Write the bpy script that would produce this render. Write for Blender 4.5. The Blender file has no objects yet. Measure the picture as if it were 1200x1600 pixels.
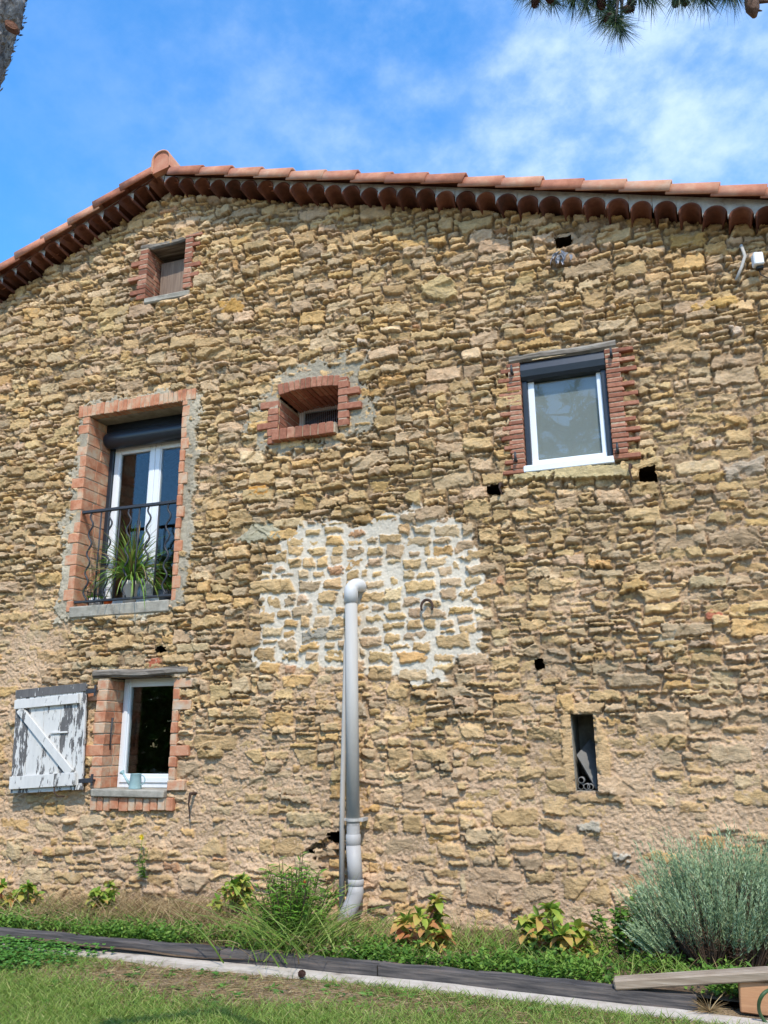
import bpy, math, random
import numpy as np
from mathutils import Vector, Matrix, Quaternion

random.seed(7); rng = np.random.default_rng(7)
scene = bpy.context.scene
col = scene.collection

# ------------------------------------------------------------------ camera
F_PX = 1286.94                      # focal length in pixels of a 1200 x 1600 picture
CAM = np.array([0.0, -7.2743, 1.4])
BASIS = np.array([[0.94332377, 0.33175764, -0.00878253],
                  [0.097697, -0.25230747, 0.96270257],
                  [-0.31716804, 0.90899824, 0.27041936]])   # right, up, forward
cd = bpy.data.cameras.new('camera'); cam = bpy.data.objects.new('camera', cd); col.objects.link(cam)
cd.sensor_fit = 'VERTICAL'; cd.sensor_height = 24.0; cd.lens = F_PX / 1600 * 24.0
cd.clip_start = 0.05; cd.clip_end = 2000
rot = Matrix([list(BASIS[0]), list(BASIS[1]), list(-BASIS[2])]).transposed()
cam.matrix_world = Matrix.Translation(Vector(CAM)) @ rot.to_4x4()
scene.camera = cam
scene.render.resolution_x = 768; scene.render.resolution_y = 1024

# ------------------------------------------------------------------ sky and sun
SUN_DIR = Vector((0.45, -1.0, 1.36)).normalized()       # towards the sun
elev = math.asin(SUN_DIR.z); azim = math.atan2(SUN_DIR.x, SUN_DIR.y)
w = bpy.data.worlds.new('World'); scene.world = w; w.use_nodes = True
nt = w.node_tree; N = nt.nodes; Lk = nt.links; N.clear()
def wn(t, **k):
    n = N.new(t)
    for a, b in k.items(): setattr(n, a, b)
    return n
out = wn('ShaderNodeOutputWorld'); bg = wn('ShaderNodeBackground'); bg.inputs['Strength'].default_value = 0.13
sky = wn('ShaderNodeTexSky'); sky.sky_type = 'NISHITA'; sky.sun_disc = False
sky.sun_elevation = elev; sky.sun_rotation = azim; sky.air_density = 1.0; sky.dust_density = 0.3; sky.ozone_density = 2.0
tc = wn('ShaderNodeTexCoord')
hs = wn('ShaderNodeHueSaturation'); hs.inputs['Saturation'].default_value = 1.34; hs.inputs['Value'].default_value = 2.25
Lk.new(sky.outputs[0], hs.inputs['Color'])
def cloud(scale, stretch, loc, detail, lo, hi, dist):
    mp = wn('ShaderNodeMapping'); mp.inputs['Scale'].default_value = stretch; mp.inputs['Location'].default_value = loc
    mp.inputs['Rotation'].default_value = (0.2, 0.5, 0.3)
    Lk.new(tc.outputs['Generated'], mp.inputs['Vector'])
    no = wn('ShaderNodeTexNoise'); no.inputs['Scale'].default_value = scale; no.inputs['Detail'].default_value = detail
    no.inputs['Roughness'].default_value = 0.6; no.inputs['Distortion'].default_value = dist
    Lk.new(mp.outputs[0], no.inputs['Vector'])
    r = wn('ShaderNodeMapRange'); r.interpolation_type = 'SMOOTHSTEP'
    r.inputs['From Min'].default_value = lo; r.inputs['From Max'].default_value = hi
    Lk.new(no.outputs[0], r.inputs['Value'])
    return r.outputs[0]
def wmath(op, a, b):
    m = wn('ShaderNodeMath', operation=op)
    for i, v in enumerate((a, b)):
        if isinstance(v, (int, float)): m.inputs[i].default_value = v
        else: Lk.new(v, m.inputs[i])
    return m.outputs[0]
c1 = cloud(3.2, (1, 1, 1.3), (0.35, 0.1, 0.2), 7, 0.36, 0.66, 0.0)
c2 = cloud(11.0, (1, 1, 1.4), (1.0, 0.4, 0.7), 7, 0.3, 0.72, 0.0)
# more cloud towards the right of the house (direction +x), clear to the left
sx = wn('ShaderNodeSeparateXYZ'); Lk.new(tc.outputs['Generated'], sx.inputs[0])
side = wn('ShaderNodeMapRange'); side.interpolation_type = 'SMOOTHSTEP'
side.inputs['From Min'].default_value = -0.62; side.inputs['From Max'].default_value = 0.05
side.inputs['To Min'].default_value = 0.12; side.inputs['To Max'].default_value = 1.0
Lk.new(sx.outputs[0], side.inputs['Value'])
cf = wmath('MULTIPLY', wmath('MULTIPLY', c1, wmath('ADD', wmath('MULTIPLY', c2, 0.75), 0.25)), side.outputs[0])
cf = wmath('MULTIPLY', cf, 0.82)
mx = wn('ShaderNodeMixRGB'); Lk.new(cf, mx.inputs[0]); Lk.new(hs.outputs[0], mx.inputs[1]); mx.inputs[2].default_value = (5.2, 6.4, 8.0, 1)
Lk.new(mx.outputs[0], bg.inputs['Color']); Lk.new(bg.outputs[0], out.inputs['Surface'])
sd = bpy.data.lights.new('sun', 'SUN'); sd.energy = 3.2; sd.angle = math.radians(0.6); sd.color = (1.0, 0.94, 0.84)
so = bpy.data.objects.new('sun', sd); col.objects.link(so)
so.rotation_euler = (-SUN_DIR).to_track_quat('-Z', 'Y').to_euler(); so.location = SUN_DIR * 40
scene.view_settings.view_transform = 'Standard'; scene.view_settings.look = 'None'
scene.view_settings.exposure = 0.42; scene.view_settings.gamma = 1.0

# ------------------------------------------------------------------ helpers
def ray(px, py):
    return np.array([(px - 600) / F_PX, -(py - 800) / F_PX, 1.0]) @ BASIS
def P(px, py, y=0.0):                      # point of the plane y = const
    d = ray(px, py); t = (y - CAM[1]) / d[1]
    return Vector(CAM + d * t)
def G(px, py, z=0.0):                      # point of the plane z = const
    d = ray(px, py); t = (z - CAM[2]) / d[2]
    return Vector(CAM + d * t)

def tag(o, label=None, cat=None, group=None, kind=None):
    if label: o['label'] = label
    if cat: o['category'] = cat
    if group: o['group'] = group
    if kind: o['kind'] = kind
    return o
def empty(name, loc, label, cat, group=None):
    o = bpy.data.objects.new(name, None); col.objects.link(o); o.location = loc
    o.empty_display_size = 0.1
    return tag(o, label, cat, group)

class MB:
    """collects geometry in world coordinates; build() links ONE mesh object"""
    def __init__(s): s.v = []; s.f = []; s.r = []; s.rnd = 0.5; s.n = 0
    def add(s, verts, faces, rnd=None):
        b = s.n; verts = [tuple(map(float, q)) for q in verts]
        s.v += verts; s.n += len(verts)
        s.r += [s.rnd if rnd is None else rnd] * len(verts)
        s.f += [tuple(b + i for i in f) for f in faces]
    def box(s, c, size, rot=None, bev=0.0, jit=0.0, rnd=None):
        c = np.array(c, float); h = np.array(size, float) / 2
        if bev <= 0:
            vs = [np.array((sx, sy, sz)) * h for sx in (-1, 1) for sy in (-1, 1) for sz in (-1, 1)]
            fs = [(0, 1, 3, 2), (4, 6, 7, 5), (0, 4, 5, 1), (2, 3, 7, 6), (0, 2, 6, 4), (1, 5, 7, 3)]
        else:
            b = min(bev, min(h) * 0.8)
            vs = []; idx = {}
            for sx in (-1, 1):
                for sy in (-1, 1):
                    for sz in (-1, 1):
                        j = np.array([random.uniform(-jit, jit) for _ in range(3)])
                        sg = np.array((sx, sy, sz))
                        for a in range(3):
                            hh = h - b; hh[a] = h[a]
                            idx[(sx, sy, sz, a)] = len(vs); vs.append(sg * hh + j)
            fs = []
            for a in range(3):
                u, v_ = (a + 1) % 3, (a + 2) % 3
                for sg in (-1, 1):
                    q = []
                    for su, sv in ((-1, -1), (1, -1), (1, 1), (-1, 1)):
                        k = [0, 0, 0]; k[a] = sg; k[u] = su; k[v_] = sv
                        q.append(idx[(k[0], k[1], k[2], a)])
                    fs.append(tuple(q if sg > 0 else q[::-1]))
                for su in (-1, 1):
                    for sv in (-1, 1):
                        q = []
                        for e, ax in ((-1, u), (1, u), (1, v_), (-1, v_)):
                            k = [0, 0, 0]; k[a] = e; k[u] = su; k[v_] = sv
                            q.append(idx[(k[0], k[1], k[2], ax)])
                        fs.append(tuple(q if su * sv < 0 else q[::-1]))
            for sx in (-1, 1):
                for sy in (-1, 1):
                    for sz in (-1, 1):
                        q = [idx[(sx, sy, sz, a)] for a in range(3)]
                        fs.append(tuple(q if sx * sy * sz > 0 else q[::-1]))
        if rot is not None:
            m = np.array(rot.to_matrix()); vs = [m @ q for q in vs]
        s.add([c + q for q in vs], fs, rnd)
    def span(s, a, b, bev=0.0, jit=0.0, rnd=None):
        a = np.array(a, float); b = np.array(b, float)
        s.box((a + b) / 2, np.abs(b - a), None, bev, jit, rnd)
    def tube(s, pts, rad, seg=10, cap=True, rnd=None, noise=0.0):
        pts = [np.array(p, float) for p in pts]; n = len(pts)
        if not hasattr(rad, '__len__'): rad = [rad] * n
        vs = []; up = np.array((0.13, 0.31, 0.94))
        t0 = pts[1] - pts[0]; t0 /= np.linalg.norm(t0)
        if abs(t0 @ up) > 0.9: up = np.array((0.94, 0.31, 0.13))
        x = np.cross(t0, up); x /= np.linalg.norm(x)
        for i in range(n):
            t = pts[min(i + 1, n - 1)] - pts[max(i - 1, 0)]; t /= (np.linalg.norm(t) + 1e-9)
            x = x - t * (x @ t); x /= np.linalg.norm(x); y = np.cross(t, x)
            for k in range(seg):
                a = 2 * math.pi * k / seg
                r = rad[i] * (1 + random.uniform(-noise, noise))
                vs.append(pts[i] + (x * math.cos(a) + y * math.sin(a)) * r)
        fs = []
        for i in range(n - 1):
            for k in range(seg):
                a, b = i * seg + k, i * seg + (k + 1) % seg
                fs.append((a, b, b + seg, a + seg))
        if cap:
            fs.append(tuple(range(seg))[::-1]); fs.append(tuple((n - 1) * seg + k for k in range(seg)))
        s.add(vs, fs, rnd)
    def lathe(s, prof, c, seg=24, axis=None, rnd=None, cap=False):
        vs = []
        for r, z in prof:
            for k in range(seg):
                a = 2 * math.pi * k / seg
                q = Vector((r * math.cos(a), r * math.sin(a), z))
                if axis is not None: q = axis @ q
                vs.append(np.array(c) + np.array(q))
        fs = []
        for i in range(len(prof) - 1):
            for k in range(seg):
                a, b = i * seg + k, i * seg + (k + 1) % seg
                fs.append((a, b, b + seg, a + seg))
        if cap: fs.append(tuple(range(seg))[::-1]); fs.append(tuple((len(prof) - 1) * seg + k for k in range(seg)))
        s.add(vs, fs, rnd)
    def leaf(s, base, d, length, width, nrm=None, droop=0.0, seg=4, fold=0.15, rnd=None, shape='oval'):
        base = np.array(base, float); d = np.array(d, float); d /= np.linalg.norm(d)
        g = np.array((0, 0, -1.0))
        if nrm is None: nrm = np.array((random.gauss(0, .4), random.gauss(0, .4), 1.0))
        sidev = np.cross(d, nrm); L = np.linalg.norm(sidev)
        if L < 1e-3: sidev = np.cross(d, np.array((1.0, .2, 0))); L = np.linalg.norm(sidev)
        sidev /= L; nn = np.cross(sidev, d)
        vs = []; p = base.copy(); dd = d.copy()
        for i in range(seg + 1):
            t = i / seg
            if shape == 'oval': wd = width * (math.sin(math.pi * min(1, 0.08 + t * 0.92)) ** 0.8)
            else: wd = width * (1 - t) ** 0.6 * min(1, 0.4 + 3 * t)
            vs += [p - sidev * wd / 2 + nn * fold * wd, p.copy(), p + sidev * wd / 2 + nn * fold * wd]
            dd = dd + g * droop / seg; dd /= np.linalg.norm(dd)
            p = p + dd * length / seg
        fs = []
        for i in range(seg):
            a = i * 3
            fs += [(a, a + 1, a + 4, a + 3), (a + 1, a + 2, a + 5, a + 4)]
        s.add(vs, fs, rnd)
    def blade(s, base, d, length, width, droop=0.5, seg=3, rnd=None):
        base = np.array(base, float); d = np.array(d, float); d /= np.linalg.norm(d)
        sd_ = np.cross(d, np.array((random.gauss(0, 1), random.gauss(0, 1), .3))); sd_ /= (np.linalg.norm(sd_) + 1e-9)
        hz = np.array((d[0] + random.gauss(0, .1), d[1] + random.gauss(0, .1), -0.4))
        vs = []; p = base.copy(); dd = d.copy()
        for i in range(seg):
            wd = width * (1 - 0.7 * i / seg)
            vs += [p - sd_ * wd / 2, p + sd_ * wd / 2]
            dd = dd + hz * droop / seg; dd /= np.linalg.norm(dd)
            p = p + dd * length / seg
        vs.append(p)
        fs = [(2 * i, 2 * i + 1, 2 * i + 3, 2 * i + 2) for i in range(seg - 1)] + [(2 * seg - 2, 2 * seg - 1, 2 * seg)]
        s.add(vs, fs, rnd)
    def build(s, name, mat, parent=None, smooth=False):
        me = bpy.data.meshes.new(name)
        off = np.zeros(3)
        if parent is not None:
            q = parent
            while q is not None: off += np.array(q.location); q = q.parent
        v = np.array(s.v, float).reshape(-1, 3)
        o = bpy.data.objects.new(name, me)
        if parent is None:
            org = (v.min(0) + v.max(0)) / 2; org[2] = v[:, 2].min()
            o.location = org; off = org
        else:
            c = (v.min(0) + v.max(0)) / 2
            o.location = c - off; off = c
        me.from_pydata((v - off).tolist(), [], s.f)
        at = me.attributes.new('rnd', 'FLOAT', 'POINT'); at.data.foreach_set('value', np.array(s.r, np.float32))
        if smooth: me.polygons.foreach_set('use_smooth', [True] * len(me.polygons))
        me.materials.append(mat); me.update()
        col.objects.link(o)
        if parent is not None: o.parent = parent
        return o

# ------------------------------------------------------------------ materials
def srgb(r, g, b):
    f = lambda c: (c / 12.92 if c <= 0.04045 else ((c + 0.055) / 1.055) ** 2.4)
    return (f(r / 255), f(g / 255), f(b / 255), 1)
def mat(name, ramp, rough=0.8, nscale=20, nmix=0.5, bump=0.3, bscale=None, bdist=0.01, metal=0.0, spec=0.3,
        stretch=(1, 1, 1), trans=0.0, coat=0.0, detail=6):
    """colour ramp read from the mesh's per-piece random value mixed with object-space noise; fine noise bump"""
    m = bpy.data.materials.new(name); m.use_nodes = True
    t = m.node_tree; n = t.nodes; l = t.links; n.clear()
    o = n.new('ShaderNodeOutputMaterial'); b = n.new('ShaderNodeBsdfPrincipled')
    b.inputs['Roughness'].default_value = rough; b.inputs['Metallic'].default_value = metal
    b.inputs['Specular IOR Level'].default_value = spec; b.inputs['Coat Weight'].default_value = coat
    tcn = n.new('ShaderNodeTexCoord'); mp = n.new('ShaderNodeMapping'); mp.inputs['Scale'].default_value = stretch
    l.new(tcn.outputs['Object'], mp.inputs[0])
    no = n.new('ShaderNodeTexNoise'); no.inputs['Scale'].default_value = nscale; no.inputs['Detail'].default_value = detail
    no.inputs['Roughness'].default_value = 0.65
    l.new(mp.outputs[0], no.inputs['Vector'])
    st = n.new('ShaderNodeMapRange'); st.inputs['From Min'].default_value = 0.28; st.inputs['From Max'].default_value = 0.72
    l.new(no.outputs[0], st.inputs[0])
    at = n.new('ShaderNodeAttribute'); at.attribute_name = 'rnd'
    mx = n.new('ShaderNodeMix'); mx.inputs[0].default_value = nmix
    l.new(at.outputs['Fac'], mx.inputs[2]); l.new(st.outputs[0], mx.inputs[3])
    cr = n.new('ShaderNodeValToRGB'); e = cr.color_ramp.elements
    while len(e) > 1: e.remove(e[-1])
    for i, (p, c) in enumerate(ramp):
        q = e[0] if i == 0 else e.new(p)
        q.position = p; q.color = c if len(c) == 4 else (*c, 1)
    l.new(mx.outputs[0], cr.inputs[0]); l.new(cr.outputs[0], b.inputs['Base Color'])
    if bump > 0:
        bn = n.new('ShaderNodeTexNoise'); bn.inputs['Scale'].default_value = bscale or nscale * 3; bn.inputs['Detail'].default_value = 8
        l.new(mp.outputs[0], bn.inputs['Vector'])
        bp = n.new('ShaderNodeBump'); bp.inputs['Strength'].default_value = bump; bp.inputs['Distance'].default_value = bdist
        l.new(bn.outputs[0], bp.inputs['Height']); l.new(bp.outputs[0], b.inputs['Normal'])
    if trans > 0:
        tr = n.new('ShaderNodeBsdfTranslucent'); l.new(cr.outputs[0], tr.inputs[0])
        ms = n.new('ShaderNodeMixShader'); ms.inputs[0].default_value = trans
        l.new(b.outputs[0], ms.inputs[1]); l.new(tr.outputs[0], ms.inputs[2]); l.new(ms.outputs[0], o.inputs[0])
    else: l.new(b.outputs[0], o.inputs[0])
    m.diffuse_color = ramp[len(ramp) // 2][1] if len(ramp[0][1]) == 4 else (*ramp[0][1], 1)
    return m

M_BRICK = mat('old red brick', [(0, srgb(104, 70, 56)), (.35, srgb(144, 92, 70)), (.65, srgb(164, 112, 88)), (1, srgb(186, 148, 120))], .9, 26, .5, .55, 70, .006)
M_BRICKPALE = mat('washed brick', [(0, srgb(140, 96, 76)), (.3, srgb(176, 114, 82)), (.5, srgb(190, 136, 104)), (.7, srgb(190, 160, 130)), (1, srgb(188, 174, 156))], .92, 8, .7, .5, 60, .006)
M_MORTAR = mat('brick mortar', [(0, srgb(140, 122, 100)), (1, srgb(196, 178, 152))], .95, 30, .9, .6, 80, .008)
M_CEMENT = mat('grey cement', [(0, srgb(120, 114, 102)), (1, srgb(178, 170, 154))], .95, 9, .9, .6, 60, .008)
M_TILE = mat('new clay tile', [(0, srgb(110, 76, 62)), (.25, srgb(160, 102, 78)), (.5, srgb(182, 122, 96)), (.75, srgb(194, 146, 118)), (1, srgb(200, 172, 148))], .9, 6, .55, .2, 60, .004)
M_OLDTILE = mat('old canal tile', [(0, srgb(58, 38, 30)), (.5, srgb(98, 58, 44)), (1, srgb(132, 84, 62))], .9, 10, .5, .4, 50, .005)
M_LIME = mat('old lime render', [(0, srgb(104, 98, 90)), (.4, srgb(158, 152, 142)), (1, srgb(186, 180, 168))], .95, 7, .9, .7, 35, .012)
M_PVC = mat('white frame plastic', [(0, srgb(214, 218, 220)), (1, srgb(232, 234, 236))], .35, 4, .6, .05, spec=.5)
M_DARK = mat('anthracite metal', [(0, (.012, .018, .026)), (1, (.022, .03, .042))], .38, 6, .6, .04, spec=.5)
M_IRON = mat('dark wrought iron', [(0, (.012, .013, .017)), (1, (.035, .035, .04))], .55, 30, .6, .3, spec=.5)
M_RUST = mat('rusty iron', [(0, (.03, .018, .014)), (1, (.10, .055, .035))], .8, 40, .7, .5)
M_LINTEL = mat('weathered lintel wood', [(0, srgb(52, 46, 40)), (.5, srgb(118, 108, 96)), (1, srgb(176, 168, 154))], .9, 16, .9, .9, 30, .012, stretch=(.12, 1.5, 2))
M_BOARD = mat('grey board', [(0, srgb(96, 78, 66)), (1, srgb(150, 130, 112))], .85, 20, .8, .5, 40, .005, stretch=(2, 1, .12))
M_PLANK = mat('weathered plank', [(0, srgb(112, 92, 74)), (.5, srgb(150, 132, 112)), (1, srgb(186, 170, 150))], .85, 18, .85, .6, 36, .006, stretch=(.08, 1.5, 2))
M_BLOCK = mat('fresh orange timber', [(0, srgb(160, 112, 78)), (1, srgb(204, 156, 114))], .75, 14, .85, .35, 40, .004, stretch=(.15, 1, 2.4))
M_SLEEPER = mat('dark sleeper timber', [(0, srgb(30, 28, 28)), (.4, srgb(72, 68, 66)), (.7, srgb(104, 96, 90)), (1, srgb(128, 96, 76))], .9, 16, .8, .5, 40, .006, stretch=(.16, 1, 2.6))
M_CONC = mat('pale concrete strip', [(0, srgb(122, 108, 92)), (.35, srgb(180, 167, 150)), (1, srgb(206, 194, 178))], .9, 9, .9, .5, 60, .006)
M_PIPE = mat('grey drain plastic', [(0, srgb(152, 147, 138)), (.3, srgb(172, 167, 158)), (1, srgb(184, 179, 170))], .75, 5, .7, .08, 40, .003, stretch=(3, 3, .35), spec=.2)
M_PIPELIGHT = mat('pale drain plastic', [(0, srgb(152, 146, 140)), (.6, srgb(172, 167, 160)), (1, srgb(182, 177, 170))], .5, 3, .5, .05, 40, .003)
M_PIPEWHITE = mat('white drain plastic', [(0, srgb(192, 190, 186)), (1, srgb(206, 203, 198))], .4, 3, .5, .03)
M_WHITEBOX = mat('white plastic box', [(0, srgb(220, 222, 222)), (1, srgb(236, 236, 236))], .45, 4, .5, .03)
M_CABLE = mat('black cable', [(0, (.015, .015, .015)), (1, (.03, .03, .03))], .5, 4, .5, 0)
M_POT = mat('white glazed pot', [(0, srgb(206, 198, 190)), (1, srgb(232, 226, 220))], .35, 8, .6, .05, spec=.5)
M_TERRA = mat('orange plastic pot', [(0, srgb(206, 84, 34)), (1, srgb(224, 104, 46))], .5, 8, .5, .05)
M_CAN = mat('pale green enamel', [(0, srgb(128, 160, 160)), (1, srgb(168, 192, 190))], .4, 9, .7, .08, spec=.5)
M_STEEL = mat('brushed steel', [(0, (.32, .32, .33)), (1, (.45, .45, .46))], .3, 20, .5, 0, metal=.8)
M_GREYPANEL = mat('grey sheet', [(0, srgb(96, 96, 94)), (1, srgb(140, 138, 134))], .8, 8, .8, .2)
M_FABRIC = mat('window screen fabric', [(0, srgb(170, 165, 158)), (1, srgb(180, 175, 168))], .9, 120, .5, .1)
M_PLASTICBAG = mat('crumpled sheet', [(0, srgb(90, 92, 98)), (.6, srgb(150, 152, 158)), (1, srgb(206, 208, 212))], .4, 12, .9, .4)
M_SPIDER = mat('strap leaf', [(0, srgb(66, 100, 34)), (.6, srgb(112, 152, 58)), (1, srgb(176, 180, 96))], .5, 5, .25, 0, trans=.3)
M_DRYLEAF = mat('dry leaf', [(0, srgb(120, 92, 56)), (1, srgb(176, 148, 98))], .8, 5, .3, 0, trans=.2)
M_LEAF = mat('garden leaf', [(0, srgb(64, 98, 30)), (.5, srgb(104, 146, 48)), (1, srgb(152, 182, 76))], .5, 10, .25, 0, trans=.3)
M_HYD = mat('hydrangea leaf', [(0, srgb(58, 96, 32)), (.3, srgb(106, 144, 48)), (.5, srgb(168, 176, 76)), (.66, srgb(200, 156, 92)), (.82, srgb(176, 104, 72)), (1, srgb(132, 80, 56))], .5, 9, .32, 0, trans=.3)
M_GRASS = mat('lawn blade', [(0, srgb(80, 108, 38)), (.45, srgb(124, 150, 62)), (.75, srgb(162, 172, 92)), (1, srgb(200, 184, 132))], .6, 3, .2, 0, trans=.3)
M_CLOVER = mat('clover leaf', [(0, srgb(60, 100, 38)), (.6, srgb(92, 140, 54)), (1, srgb(134, 168, 80))], .55, 3, .2, 0, trans=.25)
M_COVER = mat('bright ground cover', [(0, srgb(56, 88, 28)), (.6, srgb(96, 134, 46)), (1, srgb(140, 166, 74))], .55, 4, .2, 0, trans=.3)
M_STRAW = mat('dry straw', [(0, srgb(112, 88, 58)), (.6, srgb(158, 132, 92)), (1, srgb(196, 174, 130))], .8, 5, .2, 0, trans=.2)
M_LAV = mat('lavender leaf', [(0, srgb(98, 118, 82)), (.5, srgb(146, 166, 122)), (1, srgb(196, 208, 166))], .7, 4, .2, 0, trans=.2)
M_TWIG = mat('brown twig', [(0, srgb(62, 46, 38)), (1, srgb(120, 94, 74))], .9, 12, .5, 0)
M_YELLOW = mat('yellow petal', [(0, srgb(226, 180, 30)), (1, srgb(244, 210, 60))], .6, 5, .3, 0, trans=.2)
M_RED = mat('rose hip red', [(0, srgb(170, 50, 40)), (1, srgb(200, 80, 60))], .5, 5, .3, 0)
M_NEEDLE = mat('pine needle', [(0, srgb(28, 48, 34)), (.6, srgb(50, 76, 46)), (1, srgb(84, 104, 58))], .5, 3, .2, 0, trans=.15)
M_CONE = mat('pine cone', [(0, srgb(40, 26, 24)), (1, srgb(92, 62, 50))], .8, 50, .7, .5)
M_BARK = mat('pine bark', [(0, srgb(36, 33, 32)), (.4, srgb(96, 90, 86)), (.7, srgb(150, 144, 138)), (1, srgb(192, 186, 178))], .95, 22, .9, 1.0, 34, .03, stretch=(1, 1, .45))
M_SCAR = mat('branch scar', [(0, srgb(66, 42, 34)), (1, srgb(128, 88, 66))], .9, 30, .9, .8)
M_HOLE = mat('shade-darkened hole masonry', [(0, srgb(58, 48, 38)), (1, srgb(104, 88, 66))], .95, 12, .9, .8, 30, .02)  # stone colour darkened to imitate the shade inside the holes
M_HOSE = mat('green hose', [(0, srgb(52, 74, 44)), (1, srgb(72, 96, 58))], .5, 8, .5, 0)

def glass_mat():
    m = bpy.data.materials.new('window glass'); m.use_nodes = True
    t = m.node_tree; n = t.nodes; l = t.links; n.clear()
    o = n.new('ShaderNodeOutputMaterial'); tr = n.new('ShaderNodeBsdfTransparent'); tr.inputs[0].default_value = (.82, .86, .86, 1)
    g = n.new('ShaderNodeBsdfGlossy'); g.inputs['Roughness'].default_value = 0.015
    lw = n.new('ShaderNodeLayerWeight'); lw.inputs[0].default_value = .5
    pw_ = n.new('ShaderNodeMath'); pw_.operation = 'POWER'; l.new(lw.outputs['Facing'], pw_.inputs[0]); pw_.inputs[1].default_value = 3.0
    fr = n.new('ShaderNodeMapRange'); l.new(pw_.outputs[0], fr.inputs[0]); fr.inputs[3].default_value = .05; fr.inputs[4].default_value = .9
    mx = n.new('ShaderNodeMixShader'); l.new(fr.outputs[0], mx.inputs[0]); l.new(tr.outputs[0], mx.inputs[1]); l.new(g.outputs[0], mx.inputs[2])
    l.new(mx.outputs[0], o.inputs[0]); return m
M_GLASS = glass_mat()

def peel_mat():
    m = bpy.data.materials.new('peeling white paint'); m.use_nodes = True
    t = m.node_tree; n = t.nodes; l = t.links
    b = n['Principled BSDF']; b.inputs['Roughness'].default_value = .7
    tcn = n.new('ShaderNodeTexCoord')
    def noise(scale, st, detail=6):
        mp = n.new('ShaderNodeMapping'); mp.inputs['Scale'].default_value = st; l.new(tcn.outputs['Object'], mp.inputs[0])
        q = n.new('ShaderNodeTexNoise'); q.inputs['Scale'].default_value = scale; q.inputs['Detail'].default_value = detail; q.inputs['Roughness'].default_value = .7
        l.new(mp.outputs[0], q.inputs[0]); return q.outputs[0]
    a = noise(6, (1.5, 1, .42)); c = noise(34, (1.6, 1, .28))
    at = n.new('ShaderNodeAttribute'); at.attribute_name = 'rnd'
    def mth(op, x, y):
        q = n.new('ShaderNodeMath'); q.operation = op
        for i, v in enumerate((x, y)):
            if isinstance(v, float): q.inputs[i].default_value = v
            else: l.new(v, q.inputs[i])
        return q.outputs[0]
    v = mth('ADD', mth('MULTIPLY', a, .62), mth('MULTIPLY', c, .38))
    v = mth('ADD', v, mth('MULTIPLY', at.outputs['Fac'], .2))
    r = n.new('ShaderNodeMapRange'); r.inputs['From Min'].default_value = .605; r.inputs['From Max'].default_value = .617; l.new(v, r.inputs[0])
    wood = n.new('ShaderNodeValToRGB'); wood.color_ramp.elements[0].color = (.018, .018, .02, 1); wood.color_ramp.elements[1].color = (.2, .18, .16, 1)
    l.new(noise(40, (1.5, 1, .1)), wood.inputs[0])
    pt = n.new('ShaderNodeValToRGB'); pt.color_ramp.elements[0].position = .3; pt.color_ramp.elements[0].color = srgb(190, 186, 178); pt.color_ramp.elements[1].color = srgb(228, 222, 212)
    l.new(noise(7, (1.4, 1, .3)), pt.inputs[0])
    mx = n.new('ShaderNodeMixRGB'); l.new(r.outputs[0], mx.inputs[0]); l.new(pt.outputs[0], mx.inputs[1]); l.new(wood.outputs[0], mx.inputs[2])
    l.new(mx.outputs[0], b.inputs['Base Color'])
    bp = n.new('ShaderNodeBump'); bp.inputs['Distance'].default_value = .004; bp.inputs['Strength'].default_value = .8; bp.invert = True
    l.new(r.outputs[0], bp.inputs['Height']); l.new(bp.outputs[0], b.inputs['Normal'])
    return m
M_PEEL = peel_mat()

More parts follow.
